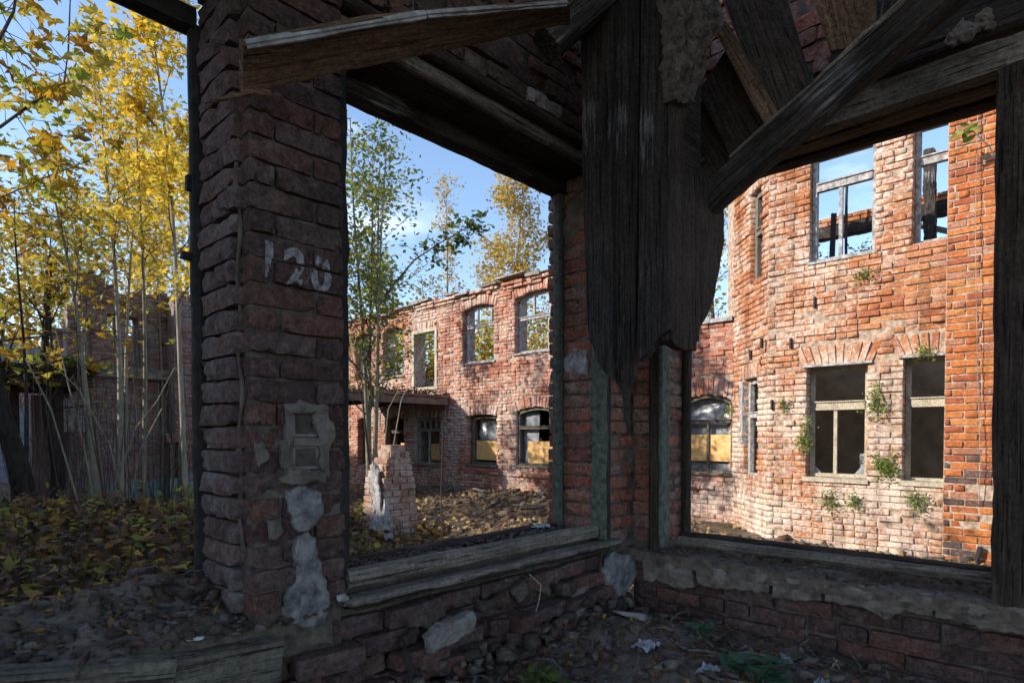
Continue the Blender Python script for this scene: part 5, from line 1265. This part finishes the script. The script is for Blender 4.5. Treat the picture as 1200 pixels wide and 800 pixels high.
for i, (lab, q, X, mt) in enumerate(SH):
    A, B_, C_, D_ = [onX(x, y, X) for x, y in q]
    Pq = lambda s, t, A=A, B_=B_, C_=C_, D_=D_: (A * (1 - s) + B_ * s) * (1 - t) + (D_ * (1 - s) + C_ * s) * t
    o = grid_slab('ceiling_plank', Pq, 8, 16, (-1, 0, 0), .03, M[mt], None, rough=.006, M0=axis_frame((A + B_) / 2, (C_ + D_) / 2, (-1, 0, 0)), seed=i * 3.)
    tag(o, lab, 'plank', 'planks hanging from the ceiling')
cp = thing('charred_panel', 'blackened boarding above the right frame with a whitish plaster lump', 'boarding', (XW_ - .06, 0, ZR(1.6)))
for k in range(4):
    z0 = 1.54 + k * .19; beam('board', (XW_ - .07 - .01 * (k % 2), -1.5, ZR(z0 + .09)), (XW_ - .07 - .01 * (k % 2), .82 - .05 * k, ZR(z0 + .09)), .185, .03, M['wood_char'], cp, up=(-1, 0, 0), rough=.005, ragged=(0, .04))
for i, (px, py, s) in enumerate(((1128, 36, .055), (1150, 22, .04), (1116, 46, .03), (1160, 30, .02))):
    p = onX(px, py, XW_ - .10); outline_slab('plaster_lump', [p + Vector((0, math.cos(k) * s * RND.uniform(.6, 1.1), math.sin(k) * s * RND.uniform(.5, 1))) for k in np.arange(0, 6.2, .8)], (-1, 0, 0), .02, M['plaster_grey'], cp, seed=i * 2.2, rough=.012)

# ceiling of boards, open to the sky over the corner
ceil = bpy.data.objects.new('ceiling', None); COL.objects.link(ceil); ceil['kind'] = 'structure'; WM['ceiling'] = Matrix.Identity(4)
for k in range(26):
    x0 = -2.4 + k * .215; y1 = YAO if x0 < 1.7 else .25
    if k % 7 == 3: continue
    mb = MB(); mb.box(x0, x0 + .205, -1.7 - .5 * RND.random(), y1, ZR(2.32) + RND.uniform(0, .01), ZR(2.36), .003); mb.build('board', M['wood_dark'], ceil)

# floor of the room
def fz(x, y):
    e = .16 * math.exp(-((YA - y) / .22)) if y < YA else .16
    return FL + .015 + e * .15 - .03 + .05 * nz((x * 2.2, y * 2.2, 0), 1, 3) + .03 * nz((x * 7, y * 7, 0), 1, 5) + .10 * math.exp(-((x - 2.5) ** 2 + (y - 1.5) ** 2) / .18)
V = []; nx, ny = 110, 110
for j in range(ny + 1):
    for i in range(nx + 1):
        x = -2.6 + 5.6 * i / nx; y = -3.2 + 5.1 * j / ny; V.append((x, y, fz(x, y)))
Fc = [(j * (nx + 1) + i, j * (nx + 1) + i + 1, (j + 1) * (nx + 1) + i + 1, (j + 1) * (nx + 1) + i) for j in range(ny) for i in range(nx)]
o = mesh_obj('floor', V, Fc, M['dust'], smooth=True, recentre=False); o['kind'] = 'structure'
# ------------------------------------------------------------------ debris
sp = []
for i in range(2600):
    x = RND.uniform(.8, 2.9); y = RND.uniform(-.2, 1.84); s = min(.06, .005 + RND.expovariate(1 / .010)); sp.append((x, y, fz(x, y) + s * .2, s, RND.uniform(.35, .8)))
scatter_stones('floor_debris', sp, M['rubble'])
sp = []
for i in range(1500):
    x = RND.uniform(-.7, 1.02); t = RND.random(); y = YA - .02 + .45 * t; s = min(.05, .003 + RND.expovariate(1 / .008)); sp.append((x, y, ZR(rub_z(x, y)) + s * .2, s, RND.uniform(.35, .8)))
P = []
for i in range(260):
    x = RND.uniform(-.6, 1.0); y = YA + .02 + RND.random() * .42; P.append((x, y, ZR(rub_z(x, y)) + .012))
leaves('fallen_leaves', P, .03, 'oval', M['leaf_litter'], None, .5)
for i in range(700):
    x = RND.uniform(P1 + .03, O2 - .03); y = YA + .07 + RND.random() * .2; s = min(.02, .003 + abs(RND.gauss(0, .006))); sp.append((x, y, ZR(-.515) + s * .2, s, RND.uniform(.35, .8)))
for i in range(900):
    y = RND.uniform(-.2, OB); t = RND.random(); x = XL + (XWO - XL) * t; s = min(.022, .003 + abs(RND.gauss(0, .006))); sp.append((x, y, ZR(sill_z(x, y) - .005 + .03 * t) + s * .2, s, RND.uniform(.35, .8)))
scatter_stones('sill_debris', sp, M['rubble'])
# crumbs and broken brick along the parapet foot
sp = []
for i in range(260):
    x = RND.uniform(.9, O2 + .2); y = YA - .02 - abs(RND.gauss(0, .07)); s = RND.uniform(.012, .05); sp.append((x, y, fz(x, y) + RND.uniform(0, .08) * (YA - y < .1), s, RND.uniform(.5, .9)))
scatter_stones('wall_crumbs', sp, M['rubble'])
st = MB()
for i in range(90):
    x, y = RND.uniform(1.3, 2.85), RND.uniform(.1, 1.75); a = RND.uniform(0, 6.28); L = RND.uniform(.05, .28); z = fz(x, y) + .012
    st.tube([(x, y, z), (x + math.cos(a) * L * .5, y + math.sin(a) * L * .5, z + RND.uniform(0, .03)), (x + math.cos(a) * L, y + math.sin(a) * L, max(z, fz(x + math.cos(a) * L, y + math.sin(a) * L) + .01))], [.005, .004, .003], 5)
o = st.build('floor_sticks', M['wood_grey']); o['kind'] = 'stuff'
LONE = [(738, 734, 'f', (.085, .06, .028), 'concrete', 'flat pale stone slab lying at the foot of the corner pillar', 'stone'), (922, 757, 'f', (.035, .03, .025), 'plaster', 'small whitish lump on the floor under the broken ledge', 'stone'), (925, 627, 's', (.045, .035, .032), 'brick_near', 'dark brick chunk standing alone on the right window sill', 'brick chunk'),
        (893, 627, 's', (.03, .025, .014), 'brick_near', 'flat brick shard left of the chunk on the right sill', 'brick chunk'), (246, 747, 'l', (.026, .018, .007), 'plaster_white', 'whitest plaster scrap on the left rubble sill', 'plaster scrap'), (232, 738, 'l', (.014, .01, .007), 'plaster_white', 'small white scrap just behind the larger one on the left sill', 'plaster scrap'),
        (165, 693, 'l', (.05, .03, .025), 'brick_near', 'broken brick on the left rubble sill near the pier foot', 'brick chunk'), (104, 745, 'l', (.045, .03, .016), 'rubble', 'flat dark stone in the middle of the left rubble sill', 'stone'), (402, 716, 'm', (.02, .02, .016), 'plaster', 'small pale pebble below the pier plaster at the board end', 'stone'),
        (775, 722, 'f', (.05, .035, .02), 'plaster_grey', 'angular grey plaster piece on the floor near the burdock', 'stone'), (700, 760, 'f', (.045, .03, .02), 'rubble', 'brown stone among the floor litter below the pillar', 'stone'), (985, 740, 'f', (.04, .03, .02), 'brick_near', 'brick piece on the floor against the right parapet', 'brick chunk')]
for i, (px, py, k, s, mt, lab, cat) in enumerate(LONE):
    if k == 'f': p = onZ(px, py, FL + .06); p.z = fz(p.x, p.y) + s[2] * .3
    elif k == 's': p = onX(px, py + 4, XW_ + .20); p.z = ZR(sill_z(p.x, p.y)) + s[2] * .75
    elif k == 'l': p = onZ(px, py, ZR(-.56)); p.y = max(p.y, YA + .0); p.z = ZR(rub_z(p.x, p.y)) + s[2] * .5
    else: p = onY(px, py, YA - .04); p.z = ZR(-.57) + s[2]
    lone_stone(cat.replace(' ', '_'), p, s, M[mt], lab, cat, i + 3)
# crumpled litter
TR = [(757, 760, .06, 'crumpled whitish plastic sheet on the floor litter below the corner'), (830, 781, .05, 'torn bluish plastic scrap beside the burdock leaf'), (963, 795, .03, 'blue crumpled wrapper at the bottom edge of the floor')]
for i, (px, py, s, lab) in enumerate(TR):
    p = onZ(px, py, FL + .05); p.z = fz(p.x, p.y) + .012
    o = grid_slab('litter_sheet', lambda a, b, p=p, s=s, i=i: p + Vector(((a - .5) * s * 2, (b - .5) * s * 1.4, .02 * nz((a * 5, b * 5, i), 1, 2) + .012 * nz((a * 13, b * 13, i), 1, 3) + .01)), 16, 12, (0, 0, 1), .002, M['trash'], rough=0)
    tag(o, lab, 'litter', 'crumpled litter on the floor')
p = onY(637, 622, YA + .18)
o = grid_slab('litter_sheet', lambda a, b: Vector((p.x - 0 + (a - .5) * .10, YA + .20 + (b - .5) * .05, ZR(-.485) + .03 * abs(nz((a * 4, b * 4, 3), 1, 9)) + .01 * nz((a * 15, b * 15, 1), 1, 1))), 16, 10, (0, 0, 1), .002, M['trash'], rough=0)
tag(o, 'grey blue paper rag lying on the middle window sill', 'litter')
lg = MB(); pq = onX(632, 589, 8.9); lg.tube([(pq.x, pq.y, pq.z), (pq.x + .35, pq.y + .5, pq.z - .02)], [.065, .06], 12); 
t = thing('cut_log', 'short sawn log with a pale round end on the rubble by the far wall', 'log', tuple(pq)); lg.build('bark', M['bark_dark'], t)
mb = MB(); mb.tube([(pq.x - .004, pq.y - .006, pq.z), (pq.x + .002, pq.y + .003, pq.z)], [.06, .06], 14); mb.build('cut_end', M['wood_pale'], t)

# courtyard rubble and planks under the far facade
sp = []
for i in range(1500):
    y = RND.uniform(6.4, 11.5); x = RND.uniform(6.2, 9.2); 
    if RND.random() > math.exp(-(9.2 - x) * .6): continue
    s = min(.14, .02 + abs(RND.gauss(0, .035))); sp.append((x, y, gz(x, y) + s * .15, s, RND.uniform(.4, .8)))
for i in range(700):
    x = RND.uniform(2.5, 8.5); y = RND.uniform(4, 12); s = .012 + abs(RND.gauss(0, .02)); sp.append((x, y, gz(x, y) + s * .15, s, .6))
for i in range(900):
    y = RND.uniform(-2, 5); x = 8.4 - RND.expovariate(1 / .5); s = min(.10, .01 + RND.expovariate(1 / .022)); sp.append((x, y, gz(x, y) + s * .15, s, RND.uniform(.4, .8)))
scatter_stones('court_rubble', sp, M['rubble'])
for i, (x, y, a, L, lab) in enumerate(((8.7, 7.6, .5, .9, 'grey plank lying on the rubble close to the far wall base'), (8.3, 7.1, 2.4, .6, 'short plank sticking out of the rubble nearest the middle opening'), (8.5, 8.9, 1.2, .7, 'plank half buried under leaves left of the sawn log'), (9.0, 9.9, 1.5, 1.1, 'long plank along the foot of the far wall'))):
    z = gz(x, y) + .05; o = beam('loose_plank', (x, y, z), (x + L * math.cos(a), y + L * math.sin(a), gz(x + L * math.cos(a), y + L * math.sin(a)) + .10), .12, .03, M['wood_grey'])
    tag(o, lab, 'plank', 'planks on the courtyard rubble')

# ------------------------------------------------------------------ fallen leaves
def carpet(n, x0, x1, y0, y1, s, name, mat, up=.05, dens=None):
    P = []
    while len(P) < n:
        x, y = RND.uniform(x0, x1), RND.uniform(y0, y1)
        if dens and RND.random() > dens(x, y): continue
        P.append((x, y, gz(x, y) + .01 + abs(RND.gauss(0, up))))
    return leaves(name, P, s, 'maple', mat, None, .25)
carpet(15000, -.2, 5.2, 2.5, 11.5, .078, 'fallen_leaves', M['leaf_litter'], .09, lambda x, y: 1 if y > 1.9 * x - 3.5 else .1)
carpet(900, -.2, 4.5, 2.6, 10.5, .085, 'fallen_leaves', M['leaf_gold'], .10)
carpet(3800, 3.2, 9.2, 3.6, 14, .07, 'fallen_leaves', M['leaf_court'], .02, lambda x, y: .35 + .65 * (nz((x, y, 0), .9, 4) > -.1))
carpet(1600, 3.6, 8.4, -2, 4.5, .07, 'fallen_leaves', M['leaf_court'], .015)
P = []
for i in range(1300):
    x, y = RND.uniform(1.3, 2.9), RND.uniform(.1, 1.8); P.append((x, y, fz(x, y) + .012))
leaves('fallen_leaves', P, .034, 'oval', M['leaf_litter'], None, .6)
# low weeds and bare stalks in the leaf bank
P = []; st = MB()
for i in range(420):
    x, y = RND.uniform(.0, 4.4), RND.uniform(2.9, 10); h = RND.uniform(.15, .5); z = gz(x, y); tx, ty = x + RND.gauss(0, .12), y + RND.gauss(0, .12)
    st.tube([(x, y, z - .05), ((x + tx) / 2, (y + ty) / 2, z + h * .6), (tx, ty, z + h)], [.005, .004, .002], 4, cap=False)
    if i % 4 == 0:
        for j in range(6): f = RND.uniform(.4, 1); P.append((x + (tx - x) * f + RND.gauss(0, .04), y + (ty - y) * f + RND.gauss(0, .04), z + h * f))
o = st.build('undergrowth', M['twig']); o['kind'] = 'stuff'
leaves('undergrowth', P, .09, 'oval', M['leaf_olive'], None, .4)
# weeds in the room
def floor_plant(lab, px, py, n, ls, h, mat, kind='oval'):
    p = onZ(px, py, FL + .08); p.z = fz(p.x, p.y); t = thing('floor_plant', lab, 'plant', tuple(p)); s = MB()
    for i in range(n):
        a = RND.uniform(0, 6.28); e = p + Vector((math.cos(a) * h * RND.uniform(.3, .9), math.sin(a) * h * RND.uniform(.3, .9), h * RND.uniform(.4, 1)))
        s.tube([p, p.lerp(e, .6) + Vector((0, 0, .015)), e], [.004, .003, .002], 5, cap=False)
        T, Fc = leaf_template(kind); sz = ls * RND.uniform(.7, 1.2); R3 = Matrix.Rotation(a + RND.gauss(0, .4) - 1.57, 3, 'Z') @ Matrix.Rotation(RND.uniform(-.2, .5), 3, 'X')
        mesh_obj('leaf', [tuple(R3 @ (Vector(v) * sz) + e) for v in T], [tuple(f) for f in Fc], mat, t)
    s.build('stem', mat, t); return t
floor_plant('big green burdock leaves on the floor debris at lower right', 885, 782, 9, .115, .11, M['leaf_burdock'], 'heart')
floor_plant('small bluish green seedling leaves below the corner of the walls', 818, 738, 5, .07, .07, M['leaf_burdock'], 'heart')
t = floor_plant('dark feathery green weed at the foot of the rubble parapet', 632, 795, 14, .07, .12, M['leaf_green'])
p = onZ(632, 800, FL + .08)
leaves('foliage', [(p.x + RND.gauss(0, .06), p.y + RND.gauss(0, .05), fz(p.x, p.y) + abs(RND.gauss(.04, .05))) for _ in range(160)], .04, 'oval', M['leaf_green'], t)

# ------------------------------------------------------------------ saplings on the left
G1 = 'yellow maple saplings on the left'
def at_ground(px, dep):
    p = atd(px, 600, dep); return Vector((p.x, p.y, gz(p.x, p.y)))
SAP = [  # px, depth, height, radius, lean, bark, leaf mat, leaf count, f0, spread, label
    (141, 9.0, 7.2, .062, (-.05, .1), 'bark_pale', 'leaf_yellow', 900, .55, 1.1, 'tallest straight pale trunk of the yellow saplings, left of centre'),
    (149, 10.4, 6.8, .05, (.15, .0), 'bark_pale', 'leaf_yellow', 600, .55, 1.0, 'pale slender sapling close behind the tallest pale trunk'),
    (167, 9.4, 7.4, .05, (.1, -.1), 'bark_grey', 'leaf_yellow', 800, .52, 1.0, 'straight grey sapling right of the tallest pale trunk'),
    (219, 8.2, 8.0, .05, (-.35, .25), 'bark_pale', 'leaf_yellow', 2600, .36, 1.2, 'leaning sapling with the brightest yellow crown beside the frame post'),
    (118, 8.6, 5.4, .06, (-.55, .35), 'bark_grey', 'leaf_gold', 380, .55, 1.0, 'curved grey sapling leaning left in front of the brick ruin'),
    (107, 9.8, 5.2, .04, (-.2, .2), 'bark_grey', 'leaf_gold', 320, .58, 1.0, 'thin sapling just left of the curved leaning one'),
    (126, 11, 6.0, .045, (-.6, .1), 'bark_grey', 'leaf_gold', 320, .55, 1.0, 'thin back sapling crossing behind the curved one'),
    (60, 9.6, 5.0, .05, (.2, .2), 'bark_dark', 'leaf_gold', 480, .56, 1.2, 'dark thin sapling with olive gold leaves at the passage post'),
    (28, 8.2, 4.6, .045, (.1, .3), 'bark_dark', 'leaf_gold', 480, .56, 1.2, 'dark sapling near the left edge with gold leaves'),
    (190, 12.0, 7.6, .045, (.1, .1), 'bark_pale', 'leaf_yellow', 1000, .42, 1.1, 'far pale sapling behind the bright yellow crown'),
]
for i, (px, dep, H, r, lean, bkm, lm, nl, f0, spd, lab) in enumerate(SAP):
    grow_tree('sapling', lab, at_ground(px, dep), H, r * .72, M[bkm], M[lm], .08, 'maple', int(nl * 1.25), lean=lean, f0=f0, spread=spd, nbr=22, group=G1, seed=100 + i, thin=1.3, rise=.75, curve=.12)
# big dark leaning trunks under the passage slab
for i, (pts, r, lab) in enumerate((([(38, 606, 8.6), (20, 540, 8.6), (4, 490, 8.5), (-4, 440, 8.4), (-16, 380, 8.4)], .12, 'thick dark trunk leaning left at the left edge'), ([(72, 600, 9.4), (66, 540, 9.4), (56, 480, 9.3), (52, 420, 9.3), (58, 300, 9.3)], .07, 'dark bent trunk standing right of the thick leaning trunk'))):
    P = [atd(*p) for p in pts]; P[0].z = gz(P[0].x, P[0].y) - .1
    t = thing('dark_tree', lab, 'tree', tuple(P[0])); mb = MB(); mb.tube(P, [r * (1.25 - .16 * k) for k in range(len(P))], 10); mb.build('trunk', M['bark_dark'], t, smooth=True)
    tw = MB(); lp_ = []
    for q in range(16):
        a = P[-2 - q % 2] + Vector((0, 0, RND.uniform(0, .8))); e = a + Vector((RND.gauss(0, .6), RND.gauss(0, .6), RND.uniform(.2, 1))); tw.tube([a, a.lerp(e, .5), e], [.016, .01, .003], 5, cap=False)
        for _ in range(12): lp_.append(tuple(a.lerp(e, RND.uniform(.3, 1.05)) + Vector((RND.gauss(0, .12), RND.gauss(0, .12), RND.gauss(0, .12)))))
    o = tw.build('branch', M['bark_dark'], t); o['kind'] = 'stuff'; leaves('foliage', lp_, .12, 'maple', M['leaf_gold'], t, .3)
# arching bare canes between the trunks
for i, pts in enumerate(([(150, 590, 8), (128, 520, 8), (92, 455, 7.8), (40, 405, 7.6), (-20, 395, 7.4)], [(112, 600, 7.6), (98, 520, 7.6), (80, 450, 7.5), (64, 380, 7.4)], [(122, 560, 8), (160, 500, 8), (184, 470, 8), (205, 430, 8)], [(96, 590, 7), (60, 480, 7), (30, 420, 7)], [(150, 585, 8), (163, 530, 8), (190, 478, 8)])):
    mb = MB(); P = [atd(*p) for p in pts]; P[0].z = gz(P[0].x, P[0].y); mb.tube(P, [.012, .010, .008, .006, .004][:len(P)], 6)
    o = mb.build('bare_cane', M['bark_grey']); tag(o, ('long arching bare cane sweeping to the left edge', 'bare cane rising steeply left of the curved sapling', 'bare cane bent to the right before the brick ruin', 'bare cane nearest the viewer leaning left', 'short bare cane forking right at the ruin doorway')[i], 'cane', 'bare canes in the undergrowth')

tw = MB()
for i in range(75):
    p = at_ground(RND.uniform(20, 222), RND.uniform(7.5, 11.5)); h = RND.uniform(1.0, 3.6); q = p + Vector((RND.gauss(0, .22), RND.gauss(0, .22), h)); m_ = p.lerp(q, .5) + Vector((RND.gauss(0, .08), RND.gauss(0, .08), 0))
    tw.tube([p - Vector((0, 0, .05)), m_, q], [.008, .006, .002], 4, cap=False)
    for _ in range(4): a = p.lerp(q, RND.uniform(.35, .95)); tw.tube([a, a + Vector((RND.gauss(0, .2), RND.gauss(0, .2), RND.uniform(.05, .35)))], [.004, .0015], 4, cap=False)
o = tw.build('undergrowth', M['twig']); o['kind'] = 'stuff'
# near maple branch hanging in from the left: every leaf its own part
nb = thing('maple_branch', 'near maple branch with large gold leaves hanging in at upper left', 'branch', tuple(atd(-40, 200, 4.2)))
mb = MB(); BR = [[(-90, 200, 4.3), (0, 149, 4.3), (40, 120, 4.3), (75, 98, 4.3), (80, 60, 4.35), (83, -20, 4.4)], [(-60, 90, 3.9), (0, 45, 3.9), (16, 14, 3.9), (22, -30, 3.9)], [(-60, 250, 4.6), (0, 232, 4.6), (60, 205, 4.6), (105, 188, 4.6)], [(-60, 255, 5.2), (0, 248, 5.2), (80, 255, 5.2), (165, 262, 5.2)]]
ends = []
for k, b in enumerate(BR):
    P = [atd(*q) for q in b]; mb.tube(P, [.013, .011, .009, .008, .006, .004][:len(P)] if k < 2 else [.008, .006, .005, .003], 6)
    if k < 3:
        for q in range(26):
            j = RND.randrange(len(P) - 1); a = P[j].lerp(P[j + 1], RND.random()); e = a + RGT * RND.gauss(.02, .16) + Vector((0, 0, RND.gauss(.02, .16))) + FWD * RND.gauss(0, .15)
            mb.tube([a, e], [.0035, .0015], 4, cap=False); ends.append(e)
o = mb.build('stem', M['twig'], nb)
T, Fc = leaf_template('maple'); lme = []
for q in range(6):
    me = bpy.data.meshes.new('leaf'); Tv = T.copy(); Tv[:, 2] += NP.normal(0, .07, len(T)); me.from_pydata(Tv.tolist(), [], Fc.tolist()); me.materials.append(M['leaf_gold']); me.update(); lme.append(me)
inv = WM[nb.name].inverted()
def hang_leaf(p, s):
    o = bpy.data.objects.new('leaf', RND.choice(lme)); COL.objects.link(o); o.parent = nb
    R4 = Matrix.Rotation(RND.uniform(0, 6.28), 4, 'Z') @ Matrix.Rotation(RND.gauss(.6, .6), 4, 'X') @ Matrix.Rotation(RND.uniform(-.8, .8), 4, 'Y')
    o.matrix_basis = inv @ (Matrix.Translation(p) @ R4 @ Matrix.Diagonal((s, s, s, 1)))
for e in ends: hang_leaf(e, RND.uniform(.09, .15))
for px, py, n in ((105, 15, 14), (108, 48, 14), (100, 25, 8), (45, 35, 9), (28, 15, 6), (48, 60, 7), (60, 75, 5), (20, 95, 16), (60, 105, 16), (35, 130, 16), (85, 120, 12), (108, 80, 8), (15, 190, 18), (55, 165, 14), (85, 150, 8), (8, 120, 10), (30, 210, 16), (75, 215, 10), (110, 165, 8)):
    for _ in range(int(n * .6)): hang_leaf(atd(px + RND.gauss(0, 13), py + RND.gauss(0, 10), RND.uniform(3.9, 5.0)), RND.uniform(.08, .14))

# ------------------------------------------------------------------ willow like tree in the middle opening, trees beyond
grow_tree('slender_tree', 'slender many stemmed green tree filling the left of the middle opening', at_ground(436, 9.0), 6.3, .034, M['bark_grey'], M['leaf_olive'], .078, 'oval', 3600, lean=(.15, -.1), stems=4, f0=.28, spread=1.3, nbr=16, seed=7, thin=1.6, splay=.17, rise=.95, curve=.10)
t = thing('leafy_bough', 'separate dark green leafy bough reaching right into the blue sky of the middle opening', 'bough', tuple(atd(450, 330, 8.6)))
mb = MB(); P = [atd(452, 345, 8.7), atd(485, 305, 8.6), atd(515, 285, 8.5), atd(545, 268, 8.5), atd(560, 262, 8.5)]; mb.tube(P, [.018, .013, .009, .006, .003], 6); lp_ = []
for q in range(34):
    f = RND.uniform(1.2, 3.95); a = P[int(f)].lerp(P[int(f) + 1], f % 1); e = a + RGT * RND.gauss(.05, .18) + Vector((0, 0, RND.gauss(0, .18))) + FWD * RND.gauss(0, .2); mb.tube([a, e], [.005, .002], 4, cap=False)
    for _ in range(9): lp_.append(tuple(a.lerp(e, RND.uniform(.3, 1.1)) + Vector((RND.gauss(0, .04), RND.gauss(0, .04), RND.gauss(0, .04)))))
mb.build('stem', M['twig'], t); leaves('foliage', lp_, .085, 'oval', M['leaf_green'], t, .2)
st_ = MB(); b_ = at_ground(518, 7.0); st_.tube([b_, b_ + Vector((.0, .02, .7)), b_ + Vector((.02, .0, 1.5))], [.009, .007, .003], 5); o = st_.build('bare_stalk', M['twig']); tag(o, 'single thin bare stalk standing upright in the court', 'stalk')
# young shoots near the porch stump
for i, pts in enumerate(([(440, 560, 8.2), (425, 470, 8.2), (414, 430, 8.2)], [(445, 560, 8), (470, 470, 8), (500, 400, 8)], [(441, 555, 8), (455, 480, 8), (475, 440, 8)])):
    mb = MB(); P = [atd(*p) for p in pts]; P[0].z = gz(P[0].x, P[0].y); mb.tube(P, [.02 if i == 0 else .009, .012 if i == 0 else .007, .003], 6)
    o = mb.build('bare_shoot', M['bark_dark'] if i == 0 else M['bark_pale']); tag(o, ('dark bent stick crossing the canopy in the middle opening', 'long bare shoot leaning right above the brick stump', 'short bare shoot rising just behind the brick stump')[i], 'shoot')
BG = 'trees beyond the ruins'
def far_tree(name, lab, px, dep, top_y, r, bark, leafm, leaf, n, spread, f0, seed, kind='diamond', stems=1, rise=.8, thin=1.5, nbr=26):
    p = atd(px, 510, dep); zt = EZ + (510 - top_y) / F * dep
    grow_tree(name, lab, Vector((p.x, p.y, -.1)), zt, r, M[bark], M[leafm], leaf, kind, n, f0=f0, spread=spread, nbr=nbr, seed=seed, group=BG, stems=stems, rise=rise, thin=thin, curve=.3)
far_tree('birch_tree', 'big golden birch above the ruin wall, right side of the middle opening', 612, 25, 212, .14, 'bark_pale', 'leaf_birch', .15, 7000, 3.3, .22, 301, rise=.95, nbr=40)
far_tree('birch_tree', 'smaller golden birch low behind the wall between the two tall birches', 585, 29, 285, .12, 'bark_pale', 'leaf_birch', .18, 1800, 2.0, .3, 302)
far_tree('birch_tree', 'thin pale birch with sparse leaves left of the golden birch', 523, 30, 205, .10, 'bark_pale', 'leaf_birch', .15, 1100, 1.6, .35, 303, rise=1.0)
far_tree('birch_tree', 'low brownish birch scrub behind the ruin roofline', 505, 27, 318, .08, 'bark_pale', 'leaf_birch', .17, 900, 1.6, .3, 304)
far_tree('bushy_tree', 'olive bushy tree behind the left end of the ruin roofline', 450, 26, 300, .12, 'bark_grey', 'leaf_olive', .2, 2200, 2.2, .25, 305)
far_tree('birch_tree', 'golden tree seen above the low wall beside the bay', 838, 24, 215, .14, 'bark_dark', 'leaf_birch', .17, 1100, 2.6, .25, 306)
for i, (px, dep, ty, lm, lab) in enumerate(((-30, 20, 290, 'leaf_gold', 'broad gold tree at far left behind the passage'), (40, 22, 270, 'leaf_birch', 'yellow tree far behind the passage slab'), (100, 24, 240, 'leaf_olive', 'olive tree behind the left ruin'), (165, 21, 190, 'leaf_birch', 'yellow tree behind the left ruin wing'), (225, 24, 170, 'leaf_yellow', 'bright tree behind the left frame post'))):
    far_tree('bushy_tree', lab, px, dep, ty, .13, 'bark_grey', lm, .2, 1700, 2.6, .22, 320 + i)
for i, (px, dep, ty, lm, lab) in enumerate(((470, 21, 370, 'leaf_olive', 'olive shrub inside the ruin behind the doorway'), (560, 18.5, 365, 'leaf_gold', 'gold shrub seen through the second upper window'), (600, 20, 372, 'leaf_olive', 'olive shrub behind the right upper window'), (640, 17, 360, 'leaf_birch', 'yellow shrub seen in the largest upper arched window'), (505, 19, 375, 'leaf_gold', 'gold shrub behind the upper doorway'))):
    far_tree('shrub', lab, px, dep, ty, .06, 'bark_grey', lm, .16, 1300, 1.6, .3, 340 + i, stems=3, nbr=12)
for i, (px, py) in enumerate(((958, 305), (1000, 300), (1017, 290), (1066, 235), (948, 298))):
    p = onX(px, py + 8, 14.5); t = thing('treetop_shrub', ('leafy treetop at the left foot of the upper bay window', 'leafy treetop low in the middle of the upper bay window', 'leafy treetop at the right foot of the upper bay window', 'dark leaf cluster at the left jamb of the far right upper window', 'small leaf cluster at the corner of the upper bay window')[i], 'shrub', tuple(p), BG)
    mb = MB(); mb.tube([(p.x, p.y, 0), (p.x, p.y, p.z)], [.05, .015], 6); mb.build('trunk', M['bark_grey'], t)
    leaves('foliage', [(p.x + RND.gauss(0, .25), p.y + RND.gauss(0, .16), p.z + RND.gauss(0, .16)) for _ in range(90)], .11, 'oval', M['leaf_green'], t)
